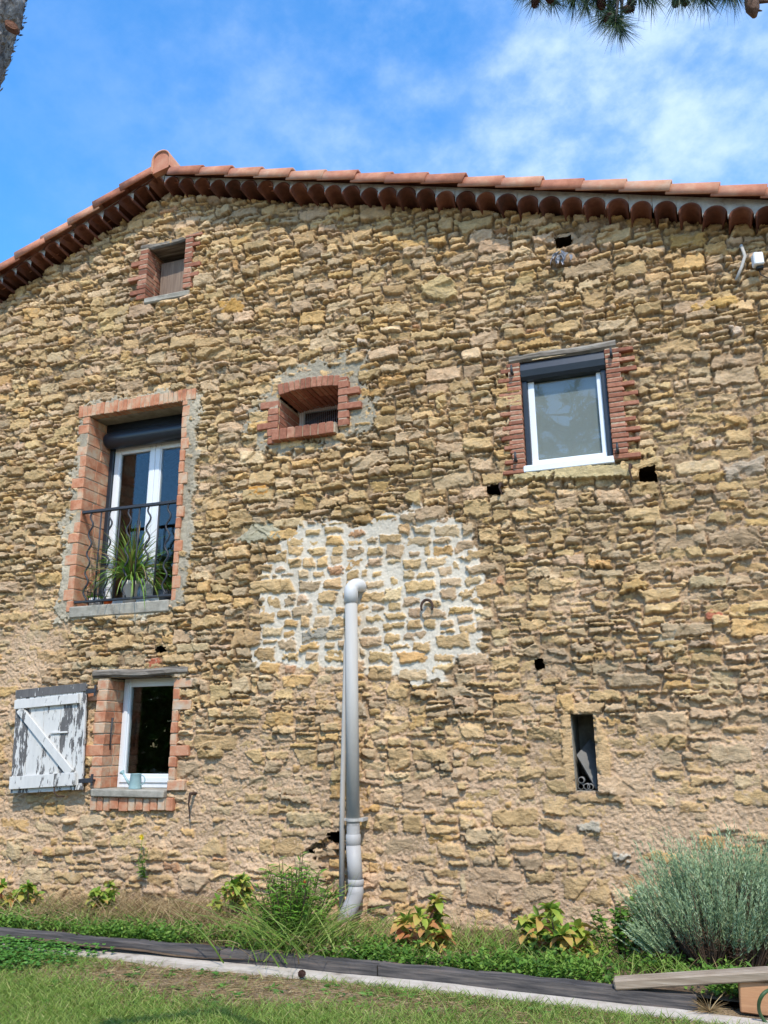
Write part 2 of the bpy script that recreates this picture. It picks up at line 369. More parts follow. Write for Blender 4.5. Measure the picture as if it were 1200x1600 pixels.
def wall_mat():
    m = bpy.data.materials.new('rubble stone wall'); m.use_nodes = True
    t = m.node_tree; n = t.nodes; l = t.links
    b = n['Principled BSDF']; b.inputs['Roughness'].default_value = .95; b.inputs['Specular IOR Level'].default_value = .15
    tcn = n.new('ShaderNodeTexCoord')
    at = n.new('ShaderNodeAttribute'); at.attribute_name = 'Col'
    def noise(scale, detail=8, rough=.65, st=(1, 1, 1)):
        mp = n.new('ShaderNodeMapping'); mp.inputs['Scale'].default_value = st; l.new(tcn.outputs['Object'], mp.inputs[0])
        q = n.new('ShaderNodeTexNoise'); q.inputs['Scale'].default_value = scale; q.inputs['Detail'].default_value = detail; q.inputs['Roughness'].default_value = rough
        l.new(mp.outputs[0], q.inputs[0]); return q.outputs[0]
    def rng_(v, a, c, d, e):
        r = n.new('ShaderNodeMapRange'); l.new(v, r.inputs[0])
        for i, x in enumerate((a, c, d, e)): r.inputs[1 + i].default_value = x
        return r.outputs[0]
    def mul(v, c):
        q = n.new('ShaderNodeVectorMath'); q.operation = 'SCALE'; l.new(c, q.inputs[0]); l.new(v, q.inputs['Scale']); return q.outputs[0]
    c = mul(rng_(noise(34), .3, .7, .86, 1.13), at.outputs['Color'])
    c = mul(rng_(noise(170, 4), .3, .7, .84, 1.14), c)
    c = mul(rng_(noise(1.3, 5, .6), .35, .68, .84, 1.08), c)
    # grey lichen film in soft patches and rusty ochre stains
    mx = n.new('ShaderNodeMixRGB'); l.new(rng_(noise(9, 8, .7), .54, .70, 0, .45), mx.inputs[0]); l.new(c, mx.inputs[1]); mx.inputs[2].default_value = srgb(176, 160, 138)
    mx2 = n.new('ShaderNodeMixRGB'); l.new(rng_(noise(6.3, 7, .7, (1, 1, 1.7)), .60, .74, 0, .3), mx2.inputs[0]); l.new(mx.outputs[0], mx2.inputs[1]); mx2.inputs[2].default_value = srgb(186, 142, 82)
    l.new(mx2.outputs[0], b.inputs['Base Color'])
    bp = n.new('ShaderNodeBump'); bp.inputs['Strength'].default_value = .75; bp.inputs['Distance'].default_value = .012
    l.new(noise(75, 9, .72), bp.inputs['Height'])
    bp2 = n.new('ShaderNodeBump'); bp2.inputs['Strength'].default_value = .4; bp2.inputs['Distance'].default_value = .03
    l.new(noise(22, 6, .6, (1, 1, 2.2)), bp2.inputs['Height']); l.new(bp.outputs[0], bp2.inputs['Normal'])
    for q_, k_ in ((bp, 1.0), (bp2, .45)):
        mm_ = n.new('ShaderNodeMath'); mm_.operation = 'MULTIPLY'; l.new(at.outputs['Alpha'], mm_.inputs[0]); mm_.inputs[1].default_value = k_; l.new(mm_.outputs[0], q_.inputs['Strength'])
    l.new(bp2.outputs[0], b.inputs['Normal'])
    return m
M_WALL = wall_mat()

# ------------------------------------------------------------------ house geometry numbers (metres, wall face y = 0, wall base z = 0)
HX0, HX1, HDEPTH = -9.2, 2.4, 8.0
RIDGE_X = -5.21
def z_roof(x):                    # underside line of the verge tiles
    x = np.asarray(x, float)
    return np.where(x > RIDGE_X, 7.919 - 0.306 * (x + 5.098), 7.984 + 0.400 * (x + 5.342))
WALL_T = 0.55
OPEN = dict(french=(-6.13, -4.888, 2.86, 5.075), arch=(-3.70, -3.02, 4.45, 4.96), right=(-1.142, -0.353, 3.82, 4.915),
            loft=(-5.49, -4.98, 6.475, 7.16), low=(-5.57, -4.785, 0.985, 2.075), slit=(-0.885, -0.705, 1.01, 1.62))
house = empty('stone_house', (RIDGE_X, 0, 0), 'old rubble stone gable house with canal tiled roof and odd windows', 'house')

# ---- bricks: every surround is a list of boxes; their footprint also presses the stone face back
foot = []     # (x0, x1, z0, z1)
def brick(m, x0, x1, z0, z1, y0=-0.03, y1=0.2, rnd=None, jit=.003):
    r = random.random() if rnd is None else rnd
    dy = random.uniform(-.006, .004)
    m.span((x0, y0 + dy, z0), (x1, y1, z1), bev=.006, jit=jit, rnd=r)
    if y0 < 0: foot.append((x0, x1, z0, z1))
def jamb(m, mm, xin, side, z0, z1, hb, w_short, w_long, depth, pattern=(1, 0), y0=-.03, joint=.008, splits=2):
    """courses of brick running from the wall face into the reveal; side -1 = jamb left of the opening"""
    z = z0; k = 0
    while z < z1 - hb * .5:
        h_ = min(hb * random.uniform(.92, 1.08), z1 - z)
        ln = (w_long if pattern[k % len(pattern)] else w_short) * random.uniform(.88, 1.1)
        xo = xin + side * ln
        d1 = y0 + (depth - y0) * random.uniform(.42, .6)
        a, b = min(xin, xo), max(xin, xo)
        brick(m, a, b, z + joint / 2, z + h_ - joint / 2, y0, d1 - joint / 2)
        brick(m, min(xin, xin + side * .1), max(xin, xin + side * .1), z + joint / 2, z + h_ - joint / 2, d1 + joint / 2, depth)
        z += h_; k += 1
    a, b = xin + side * .006, xin + side * (w_short - .012)
    mm.span((min(a, b), y0 + .006, z0 + .003), (max(a, b), depth - .004, z1 - .003))

def jambs(parent, mt, *specs):
    for a, k in specs:
        m, mm = MB(), MB(); jamb(m, mm, *a, **k)
        m.build('brick_jamb', mt, parent); mm.build('mortar_joints', M_MORTAR, parent)

def soffit(m, o, depth, top_t=.1, rnd=.3):
    m.span((o[0] - .05, .012, o[3]), (o[1] + .05, depth, o[3] + top_t), rnd=rnd)

win_f = empty('window', (0, 0, 0), None, None)
def window_root(o, y):
    e = bpy.data.objects.new('window', None); col.objects.link(e); e.empty_display_size = .1
    e.parent = house; e.location = Vector(((o[0] + o[1]) / 2, y, o[2])) - house.location
    return e
bpy.data.objects.remove(win_f)

def bm_obj(m, name, mt, parent, smooth=False, label=None):
    ob = m.build(name, mt, parent, smooth)
    if label: ob['label'] = label
    return ob

# ================= french window
o = OPEN['french']; D1 = .42
wf = window_root(o, D1); wf['label'] = 'tall double glazed door window in deep brick reveal'
m, mm = MB(), MB()
jambs(wf, M_BRICKPALE, ((o[0], -1, o[2] - .06, o[3], .128, .085, .15, D1, (0, 1, 0, 0, 1)), dict(y0=-.012)))
jambs(wf, M_BRICKPALE, ((o[1], 1, o[2] - .02, o[3] + .06, .128, .06, .10, D1, (0, 1, 0)), dict(y0=-.012)))
x = o[0] - .16
while x < o[1] + .12:                                  # upright bricks over the opening
    wv = random.uniform(.052, .068)
    brick(m, x, x + wv - .007, o[3] + .002, o[3] + .14 + random.uniform(-.01, .01), -.02, .10); x += wv
mm.span((o[0] - .15, -.013, o[3] + .006), (o[1] + .11, .10, o[3] + .13))
bm_obj(m, 'brick_lintel', M_BRICKPALE, wf); bm_obj(mm, 'mortar_joints', M_MORTAR, wf)
m = MB(); m.span((o[0] - .05, .102, o[3] + .004), (o[1] + .05, D1 + .1, o[3] + .12)); bm_obj(m, 'soffit', M_CEMENT, wf)
m = MB(); m.span((o[0] - .03, -.028, o[2] - .13), (o[1] - .015, D1 + .02, o[2] - .002), bev=.012, jit=.006); bm_obj(m, 'sill', M_CEMENT, wf)
foot.append((o[0] - .03, o[1] - .02, o[2] - .13, o[2]))
m = MB(); m.lathe([(0.001, 0), (.085, 0), (.10, .03), (.105, .1), (.105, o[1] - o[0] - .1), (.10, o[1] - o[0] - .03), (.085, o[1] - o[0] - .006), (.001, o[1] - o[0] - .006)],
                  (o[0] + .003, .33, o[3] - .19), 24, Matrix(((0, 0, 1), (0, 1, 0), (-1, 0, 0))))
m.span((o[0] + .004, .30, o[3] - .20), (o[1] - .004, D1 + .03, o[3] + .002))
bm_obj(m, 'roller_shutter_box', M_DARK, wf, True)
zt = o[3] - .26
for a, b in ((o[0] + .003, o[0] + .055), (o[1] - .055, o[1] - .003)):
    m = MB(); m.span((a, D1 - .03, o[2] + .002), (b, D1 + .045, zt), bev=.004); bm_obj(m, 'shutter_guide', M_DARK, wf)
m = MB(); m.span((o[0] + .056, D1 - .02, o[2]), (o[1] - .056, D1 + .04, o[2] + .03)); bm_obj(m, 'threshold', M_DARK, wf)
xm = (o[0] + o[1]) / 2
for a, b in ((o[0] + .057, xm - .002), (xm + .002, o[1] - .057)):
    m = MB(); z0, z1 = o[2] + .032, zt - .002; fw = .068
    m.span((a, D1, z0), (a + fw, D1 + .06, z1), bev=.006); m.span((b - fw, D1, z0), (b, D1 + .06, z1), bev=.006)
    m.span((a + fw, D1 + .002, z0), (b - fw, D1 + .06, z0 + .1), bev=.006); m.span((a + fw, D1 + .002, z1 - .08), (b - fw, D1 + .06, z1), bev=.006)
    m.span((a + fw - .004, D1 + .012, z0 + .1), (a + fw + .012, D1 + .05, z1 - .08)); m.span((b - fw - .012, D1 + .012, z0 + .1), (b - fw + .004, D1 + .05, z1 - .08))
    bm_obj(m, 'frame', M_PVC, wf)
    m = MB(); m.span((a + fw, D1 + .025, z0 + .1), (b - fw, D1 + .035, z1 - .08)); bm_obj(m, 'pane', M_GLASS, wf)

# railing (fixed between the jambs)
rail = bpy.data.objects.new('balcony_railing', None); col.objects.link(rail); rail.parent = house
rail.location = Vector((xm, .02, o[2])) - house.location; rail['label'] = 'black wrought iron rail with wavy bars'
ZR = 3.925
m = MB(); m.span((o[0] + .004, .0, ZR - .016), (o[1] - .004, .045, ZR + .016), bev=.004); bm_obj(m, 'top_rail', M_IRON, rail)
m = MB(); m.span((o[0] + .004, .0, o[2] + .035), (o[1] - .004, .04, o[2] + .06), bev=.004); bm_obj(m, 'bottom_rail', M_IRON, rail)
for i in range(9):
    bx = o[0] + .13 + i * (o[1] - o[0] - .24) / 8
    m = MB(); zz = np.linspace(o[2] + .055, ZR - .014, 40)
    if i % 2 == 0:
        ph = random.random() * .4
        pts = [(bx + .026 * math.sin((z - o[2]) / .215 * 2 * math.pi + ph) * min(1, (ZR - z) * 10 + .2), .02, z) for z in zz]
        m.tube(pts, .0105, 8); bm_obj(m, 'wavy_bar', M_IRON, rail, True)
    else:
        m.tube([(bx, .02, zz[0]), (bx, .02, zz[-1])], .0095, 8); bm_obj(m, 'bar', M_IRON, rail, True)

# ================= small arched window
o = OPEN['arch']; D1 = .5
wa = window_root(o, D1); wa['label'] = 'small arched window in new red bricks with a wire grille'
m, mm = MB(), MB()
jambs(wa, M_BRICK, ((o[0], -1, o[2] - .03, o[3] - .02, .082, .115, .235, D1, (0, 0, 1, 0, 0, 1)), dict(y0=-.03)))
jambs(wa, M_BRICK, ((o[1], 1, o[2] + .06, o[3] + .10, .082, .11, .235, D1, (0, 0, 1, 0, 1)), dict(y0=-.03)))
nb = 11; cx = (o[0] + o[1]) / 2; half = (o[1] - o[0]) / 2; rise = .03
R_ = (half * half + rise * rise) / (2 * rise); cz = o[3] + rise - R_; a0 = math.asin(half / R_)
for k in range(nb):                                     # voussoirs of the flat arch
    a = -a0 + (k + .5) * 2 * a0 / nb; wv = 2 * a0 * R_ / nb - .008; hh = .12
    c = (cx + (R_ + hh / 2) * math.sin(a), .2, cz + (R_ + hh / 2) * math.cos(a))
    for y0, y1 in ((-.032, .22), (.228, D1 + .05)):
        m.box((c[0], (y0 + y1) / 2, c[2]), (wv, y1 - y0, hh * random.uniform(.94, 1.06)), Quaternion((0, 1, 0), a), .006, .002, random.random())
    foot.append((c[0] - .05, c[0] + .05, c[2] - .07, c[2] + .07))
    mm.box((c[0], .23, c[2]), (wv + .012, .49, hh - .02), Quaternion((0, 1, 0), a))
bm_obj(m, 'brick_arch', M_BRICK, wa); bm_obj(mm, 'mortar_joints', M_MORTAR, wa); m, mm = MB(), MB()
x = o[0] - .035
while x < o[1] - .02:                                   # projecting sill of upright bricks
    brick(m, x, x + .078, o[2] - .02, o[2] + .105, -.085, .16); x += .087
mm.span((o[0] - .03, -.07, o[2] - .012), (o[1] - .01, .16, o[2] + .097))
mm.span((o[0] - .03, .161, o[2] - .012), (o[1] + .03, D1, o[2] + .10))
bm_obj(m, 'brick_sill', M_BRICK, wa); bm_obj(mm, 'mortar_joints', M_MORTAR, wa)
m = MB(); z0, z1 = o[2] + .1, o[3] + .05; x0, x1 = o[0] - .02, o[1] + .03
for a, b in ((x0, x0 + .07), (x1 - .07, x1)): m.span((a, D1, z0), (b, D1 + .05, z1 + .04), bev=.004)
m.span((x0 + .07, D1 + .002, z1 - .05), (x1 - .07, D1 + .05, z1 + .06)); m.span((x0 + .07, D1 + .002, z0), (x1 - .07, D1 + .05, z0 + .06)); bm_obj(m, 'frame', M_PVC, wa)
m = MB(); m.span((x0 + .07, D1 + .02, z0 + .06), (x1 - .07, D1 + .03, z1 - .05)); bm_obj(m, 'pane', M_GLASS, wa)
m = MB()
for i in range(30): bx = x0 + .01 + i * .0235; m.tube([(bx, D1 - .03, z0), (bx, D1 - .03, z1 + .02)], .0022, 5)
for zz in (z0 + .08, z0 + .22, z1 - .02): m.tube([(x0, D1 - .034, zz), (x1, D1 - .034, zz)], .003, 5)
bm_obj(m, 'wire_grille', M_STEEL, wa)

# ================= right window
o = OPEN['right']; D1 = .10
wr = window_root(o, D1); wr['label'] = 'white screened window with dark roller box between thin red bricks'
m, mm = MB(), MB()
jambs(wr, M_BRICK, ((o[0], -1, o[2] - .03, o[3] - .005, .0485, .125, .215, D1 + .1, (1, 0, 1, 0, 0, 1, 0)), dict(y0=-.02, joint=.009)))
jambs(wr, M_BRICK, ((o[1], 1, o[2] - .0, o[3] + .0, .0485, .14, .25, D1 + .1, (1, 0, 0, 1, 0, 1, 0)), dict(y0=-.02, joint=.009)))
m = MB()
n_ = 26
for i in range(n_):
    pass
m.tube([(o[0] - .10 + t * (o[1] - o[0] + .21), .024, o[3] + .040 + .006 * math.sin(t * 7)) for t in np.linspace(0, 1, 24)], [.046] * 24, 8, noise=.06)
m.span((o[0] - .02, .02, o[3] + .002), (o[1] + .02, .3, o[3] + .07)); foot.append((o[0] - .11, o[1] + .12, o[3], o[3] + .075))
bm_obj(m, 'lintel', M_LINTEL, wr)
m = MB(); wd = o[1] - o[0] - .006; zb = o[3] - .185
prof = [(.02, 0), (-.005, .03), (-.018, .09), (-.005, .15), (.02, .178), (.16, .178), (.16, 0)]
vs = []
for xx in (o[0] + .003, o[1] - .003): vs += [(xx, yy, zb + zz) for yy, zz in prof]
k = len(prof); m.add(vs, [tuple(range(k)), tuple(range(k, 2 * k))[::-1]] + [(i, (i + 1) % k, k + (i + 1) % k, k + i) for i in range(k)])
bm_obj(m, 'roller_shutter_box', M_DARK, wr)
for a, b in ((o[0] + .003, o[0] + .05), (o[1] - .05, o[1] - .003)):
    m = MB(); m.span((a, .035, o[2] + .03), (b, D1 + .06, zb - .001), bev=.004); bm_obj(m, 'shutter_guide', M_DARK, wr)
m = MB(); a, b, z0, z1 = o[0] + .051, o[1] - .051, o[2] + .005, zb - .002
m.span((a, .07, z0 + .04), (a + .06, D1 + .06, z1), bev=.005); m.span((b - .045, .07, z0 + .04), (b, D1 + .06, z1), bev=.005)
m.span((a, .065, z0 + .04), (b, D1 + .055, z0 + .105), bev=.005); bm_obj(m, 'frame', M_PVC, wr)
m = MB(); m.span((o[0] - .02, -.028, o[2] - .025), (o[1] + .005, D1 + .06, o[2] + .042), bev=.008); bm_obj(m, 'sill', M_PVC, wr)
m = MB(); m.span((a + .06, .085, z0 + .105), (b - .045, .092, z1)); bm_obj(m, 'pane', M_GLASS, wr)
m = MB(); m.span((a + .055, .12, z0 + .1), (b - .04, .124, z1)); bm_obj(m, 'screen', M_FABRIC, wr)
for px, py in ((800, 580), (955, 553), (806, 716), (965, 702)):            # hinge pins for shutters that are gone
    p = P(px, py, -.045); m = MB()
    m.tube([(p.x, .02, p.z - .02), (p.x, -.075, p.z - .02)], .014, 8); m.tube([(p.x, -.07, p.z - .035), (p.x, -.07, p.z + .055)], [.014, .009], 8)
    bm_obj(m, 'hinge_pin', M_IRON, wr, True)

# ================= loft opening
o = OPEN['loft']; D1 = .20
wl = window_root(o, D1); wl['label'] = 'small boarded loft opening under a split wooden lintel'
m, mm = MB(), MB()
jambs(wl, M_BRICK, ((o[0], -1, o[2] - .01, o[3] - .005, .0665, .12, .24, D1 + .12, (0, 1, 0, 0, 1, 0)), dict(y0=-.03)))
jambs(wl, M_BRICK, ((o[1], 1, o[2] + .02, o[3] + .04, .0665, .11, .21, D1 + .12, (0, 0, 1, 0, 1, 0)), dict(y0=-.03)))
m = MB(); tt = np.linspace(0, 1, 22)
m.tube([(o[0] - .12 + t * (o[1] - o[0] + .34), .03, o[3] + .03 - .03 * math.sin(t * 3.1) + .035 * t) for t in tt], [.052 - .02 * t for t in tt], 9, noise=.08)
m.span((o[0] - .05, .05, o[3] + .0), (o[1] + .05, .4, o[3] + .06)); foot.append((o[0] - .12, o[1] + .2, o[3], o[3] + .09))
bm_obj(m, 'lintel', M_LINTEL, wl)
m = MB(); m.span((o[0] + .035, D1, o[2] + .02), (o[1] - .01, D1 + .025, o[3] - .10), bev=.004); m.span((o[1] - .1, D1 - .003, o[3] - .19), (o[1] - .096, D1 + .02, o[3] - .1)); bm_obj(m, 'board_panel', M_BOARD, wl)
m = MB(); m.span((o[0] - .02, -.02, o[2] - .07), (o[1] + .08, D1 + .15, o[2] + .002), bev=.015, jit=.008); bm_obj(m, 'sill', M_CEMENT, wl); foot.append((o[0] - .02, o[1] + .05, o[2] - .07, o[2]))
m = MB(); m.span((o[0] - .05, D1 + .2, o[2] - .1), (o[1] + .05, D1 + .22, o[3] + .1)); bm_obj(m, 'dark_gap_backing', M_DARK, wl)  # near-black sheet standing in for the dark of the gap above the panel

# ================= low window with shutter
o = OPEN['low']; D1 = .24
wb = window_root(o, D1); wb['label'] = 'white framed low window with brick jambs and cement sill'
m, mm = MB(), MB()
jambs(wb, M_BRICKPALE, ((o[0], -1, o[2] - .0, o[3], .107, .135, .235, D1 + .05, (0, 0, 0, 1, 0, 0, 0, 0, 1)), dict(y0=-.028)))
jambs(wb, M_BRICKPALE, ((o[1], 1, o[2] - .01, o[3] + .02, .107, .08, .21, D1 + .05, (1, 0, 0, 1, 0, 0, 0, 1, 0)), dict(y0=-.028)))
x = o[0] - .1
while x < o[1] + .08:
    wv = random.choice((.075, .085, .11)); brick(m, x, x + wv - .01, o[2] - .195 + random.uniform(-.01, .01), o[2] - .075, -.035, .1); x += wv
mm.span((o[0] - .09, -.02, o[2] - .185), (o[1] + .06, .1, o[2] - .076))
bm_obj(m, 'brick_sill', M_BRICKPALE, wb); bm_obj(mm, 'mortar_joints', M_MORTAR, wb)
m = MB(); m.span((o[0] - .07, -.075, o[2] - .074), (o[1] - .005, D1 + .02, o[2] + .0), bev=.01, jit=.004); bm_obj(m, 'sill', M_CEMENT, wb)
m = MB(); tt = np.linspace(0, 1, 24)
m.tube([(-5.77 + t * 1.145, .005, 2.122 + .006 * math.sin(t * 9)) for t in tt], [.045] * 24, 8, noise=.07)
m.span((-5.7, .02, o[3] + .01), (-4.7, .36, o[3] + .075)); foot.append((-5.78, -4.62, 2.07, 2.17)); bm_obj(m, 'lintel', M_LINTEL, wb)
m = MB(); a, b, z0, z1 = o[0] + .004, o[1] - .004, o[2] + .002, o[3] + .008; fw = .085
m.span((a, D1, z0), (a + fw, D1 + .06, z1), bev=.005); m.span((b - fw * .6, D1, z0), (b, D1 + .06, z1), bev=.005)
m.span((a + fw, D1 + .001, z0), (b - fw * .6, D1 + .06, z0 + .135), bev=.005); m.span((a + fw, D1 + .001, z1 - .085), (b - fw * .6, D1 + .06, z1), bev=.005)
m.span((a + .03, D1 - .015, z0 + .05), (a + fw - .012, D1 - .001, z1 - .04), bev=.004); m.span((a + .03, D1 - .014, z0 + .05), (b - .03, D1 - .002, z0 + .1), bev=.004)
bm_obj(m, 'frame', M_PVC, wb)
m = MB(); m.span((a + fw, D1 + .025, z0 + .135), (b - fw * .6, D1 + .035, z1 - .085)); bm_obj(m, 'pane', M_GLASS, wb)
m = MB(); p = P(184, 1170, .06); m.tube([(o[0] + .015, .07, 1.36), (o[0] + .015, .06, 1.5), (o[0] + .02, .065, 1.68)], [.007, .006, .012], 6); bm_obj(m, 'stay_bar', M_IRON, wb, True)

sh = bpy.data.objects.new('shutter', None); col.objects.link(sh); sh.parent = house
SC = Vector((-6.2, -.085, 1.0)); sh.location = SC - house.location; sh['label'] = 'open plank shutter with peeling white paint and diagonal brace'
q = Quaternion((0, 1, 0), math.radians(-3.3)); rotc = Vector((-6.2, -.085, 1.478)); RQ = Quaternion((0, 0, 1), math.radians(1.2)) @ q
def sbox(m, cx, cz, sx_, sz_, y, th, ang=0, rnd=.5, bev=.003):
    c = rotc + RQ @ Vector((cx, y, cz)); m.box(c, (sx_, th, sz_), RQ @ Quaternion((0, 1, 0), ang), bev, .001, rnd)
m = MB(); xs = [-.44, -.27, -.07, .14, .31, .44]
for i in range(5): sbox(m, (xs[i] + xs[i + 1]) / 2, random.uniform(-.004, .004), xs[i + 1] - xs[i] - .004, 1.04, 0, .03, 0, (.62, .30, .30, .50, .42)[i])
bm_obj(m, 'plank_panel', M_PEEL, sh)
m = MB(); sbox(m, 0, .485, .885, .085, -.02, .012, 0, .95); bm_obj(m, 'top_strip', M_PEEL, sh, label='bare top strip with most paint gone')
m = MB(); sbox(m, -.03, .375, .80, .095, -.032, .034, 0, .1); bm_obj(m, 'ledge', M_PEEL, sh)
m = MB(); sbox(m, -.03, -.415, .80, .125, -.032, .034, 0, .25); bm_obj(m, 'ledge', M_PEEL, sh)
m = MB(); L_ = math.hypot(.66, .66); sbox(m, -.03, -.016, L_ + .03, .085, -.031, .03, math.atan2(.665, .66), .15); bm_obj(m, 'brace', M_PEEL, sh)
m = MB(); sbox(m, .14, .05, .2, .018, -.024, .016, 0.03, .1); bm_obj(m, 'latch_bar', M_PEEL, sh)
for cz_ in (.44, -.44):
    m = MB(); sbox(m, .47, cz_, .16, .045, -.008, .014, 0); c = rotc + RQ @ Vector((.54, 0, cz_)); m.tube([c + Vector((0, 0, -.05)), c + Vector((0, 0, .06))], .013, 8); m.tube([c, c + Vector((0, .13, 0))], .01, 6); bm_obj(m, 'hinge', M_IRON, sh)
m = MB(); c = rotc + RQ @ Vector((.16, -.03, -.52)); m.tube([c + Vector((-.05, 0, .05)), c + Vector((-.02, -.02, -.02)), c + Vector((.03, -.02, -.05)), c + Vector((.09, 0, -.05))], .007, 6); bm_obj(m, 'hook', M_RUST, sh, True)

# slit opening backing (dim store behind) and a dark lining for the putlog holes is modelled in the wall itself
o = OPEN['slit']
ws = window_root(o, .3); ws.name = 'slit_opening'; ws['label'] = 'narrow open slit between long upright stones'
m = MB()
m.span((o[0] - .25, WALL_T - .02, o[2] - .1), (o[1] + .25, WALL_T, o[3] + .2)); m.span((o[0] - .3, .06, o[2] - .1), (o[0] - .004, WALL_T, o[3] + .2)); m.span((o[1] + .004, .06, o[2] - .1), (o[1] + .3, WALL_T, o[3] + .2))
m.span((o[0], .04, o[2] - .1), (o[1], WALL_T, o[2] - .002)); m.span((o[0], .04, o[3] + .002), (o[1], WALL_T, o[3] + .2)); bm_obj(m, 'lining', M_CEMENT, ws)

# ------------------------------------------------------------------ the rubble wall as one displaced sheet
def build_wall():
    dx = .008
    X = np.arange(HX0, HX1 + dx / 2, dx); Z = np.arange(-.25, 8.05, dx)
    nx, nz = len(X), len(Z)
    XX, ZZ = np.meshgrid(X, Z)
    S = 1024
    def fft_noise(beta, lo, hi, ax=1.0, az=1.0):
        """tileable noise, unit variance; lo..hi = wavelengths in metres"""
        fx = np.fft.fftfreq(S, dx)[None, :] * ax; fz = np.fft.fftfreq(S, dx)[:, None] * az
        fr = np.sqrt(fx ** 2 + fz ** 2) + 1e-6
        a = fr ** (-beta) * (fr > 1 / hi) * (fr < 1 / lo)
        g = np.fft.ifft2(np.fft.fft2(rng.standard_normal((S, S))) * a).real
        return (g / g.std()).astype(np.float32)
    n_edge = fft_noise(1.2, .025, .22); n_face = fft_noise(1.6, .02, .25, 1, .6); n_fine = fft_noise(1.0, .016, .07); n_big = fft_noise(1.8, .3, 3.0)
    n_warp = fft_noise(1.6, .12, .8); n_warp2 = fft_noise(1.6, .12, .8)
    # chipped facets: random tilt per voronoi cell, tileable
    SP = 512; npt = 420
    pts = rng.random((npt, 2)) * SP; tl = rng.normal(0, 1, (npt, 2)); of = rng.normal(0, 1, npt)
    gy, gx = np.mgrid[0:SP, 0:SP].astype(np.float32)
    best = np.full((SP, SP), 1e9, np.float32); fac = np.zeros((SP, SP), np.float32)
    wx = n_warp[:SP, :SP] * 4; wy = n_warp2[:SP, :SP] * 3
    for i in range(npt):
        ddx = (gx + wx - pts[i, 0] + SP / 2) % SP - SP / 2; ddz = (gy + wy - pts[i, 1] + SP / 2) % SP - SP / 2
        d = ddx ** 2 * .55 + ddz ** 2 * 1.6
        k = d < best; best[k] = d[k]; fac[k] = (of[i] + (tl[i, 0] * ddx + tl[i, 1] * ddz) * .09)[k]
    fac = np.clip(fac, -2.2, 2.2)
    til = lambda a: np.tile(a, (math.ceil(nz / a.shape[0]), math.ceil(nx / a.shape[1])))[:nz, :nx]
    T_edge, T_fine, T_big = til(n_edge), til(n_fine), til(n_big)
    T_w1, T_w2 = til(n_warp), til(n_warp2)
    sm = lambda a, b, v: np.clip((v - a) / (b - a), 0, 1) ** 2 * (3 - 2 * np.clip((v - a) / (b - a), 0, 1))
    # --- masks in wall coordinates
    def poly_sd(pts):
        """signed distance to a polygon (positive inside), computed on a crop"""
        pts = np.array(pts, float)
        d = np.full(XX.shape, 1e9, np.float32); ins = np.zeros(XX.shape, bool)
        x0, x1 = pts[:, 0].min() - .4, pts[:, 0].max() + .4; z0, z1 = pts[:, 1].min() - .4, pts[:, 1].max() + .4
        i0, i1 = np.searchsorted(X, [x0, x1]); j0, j1 = np.searchsorted(Z, [z0, z1])
        x = XX[j0:j1, i0:i1]; z = ZZ[j0:j1, i0:i1]; dd = d[j0:j1, i0:i1]; ii = ins[j0:j1, i0:i1]
        for a, b in zip(pts, np.roll(pts, -1, 0)):
            e = b - a; t = np.clip(((x - a[0]) * e[0] + (z - a[1]) * e[1]) / (e @ e + 1e-9), 0, 1)
            np.minimum(dd, np.hypot(x - a[0] - t * e[0], z - a[1] - t * e[1]), out=dd)
            c = ((a[1] > z) != (b[1] > z)) & (x < (b[0] - a[0]) * (z - a[1]) / (b[1] - a[1] + 1e-12) + a[0])
            ii ^= c
        r = np.where(ins, d, -d); return np.maximum(r, -1.0)
    wp = lambda L: [(P(a, b).x, P(a, b).z) for a, b in L]
    white = poly_sd(wp([(428, 868), (470, 812), (560, 815), (640, 792), (712, 808), (722, 838), (750, 850), (752, 1035), (700, 1035), (690, 1060), (610, 1058), (560, 1050), (470, 1042), (400, 1040), (396, 980), (408, 930), (412, 885)])) + T_edge * .006 + T_w1 * .035
    of_ = OPEN['french']; oa = OPEN['arch']; ol = OPEN['loft']
    cem = poly_sd([(of_[0] - .25, of_[2] - .16), (of_[0] - .16, of_[3] - .55), (of_[0] - .14, of_[3] + .06), (of_[0] - .1, of_[3] + .16), (of_[1] + .12, of_[3] + .17), (of_[1] + .2, of_[3] + .08), (of_[1] + .2, of_[2] + .4), (of_[1] + .15, of_[2] - .05), (of_[1] - .1, of_[2] - .16)]) + T_edge * .02 + T_w1 * .03
    cem2 = poly_sd([(oa[0] - .30, oa[2] - .12), (oa[0] - .30, oa[3] + .10), (oa[0] - .05, oa[3] + .34), (oa[1] + .34, oa[3] + .36), (oa[1] + .36, oa[2] + .0), (oa[1] + .1, oa[2] - .12)]) + T_edge * .04 + T_w2 * .05
    low_white = poly_sd(wp([(800, 1120), (900, 1110), (955, 1120), (960, 1245), (880, 1262), (800, 1240)])) + T_w1 * .08
    # --- joint depth: open dark joints high up, buttered pinkish mortar low down and in patches
    fill = sm(3.0, 1.2, ZZ + T_big * .55 + T_w1 * .25)
    right_ = sm(-1.0, .8, XX + T_big * .4) * sm(5.4, 3.4, ZZ) * .65
    fill = np.maximum(fill, right_)
    fill = np.maximum(fill, .85 * sm(-.1, .1, low_white))
    fill = np.maximum(fill, .30 * sm(.6, 1.6, T_big + T_w2 * .5))
    mort = -.041 + .023 * fill + T_fine * .0028 + T_edge * .004
    mort = np.where(white > 0, -.013 + T_fine * .0009 + T_edge * .0012 + T_w2 * .0025, mort)
    mort = np.where((cem2 > 0), np.maximum(mort, -.012 + T_fine * .002), mort)
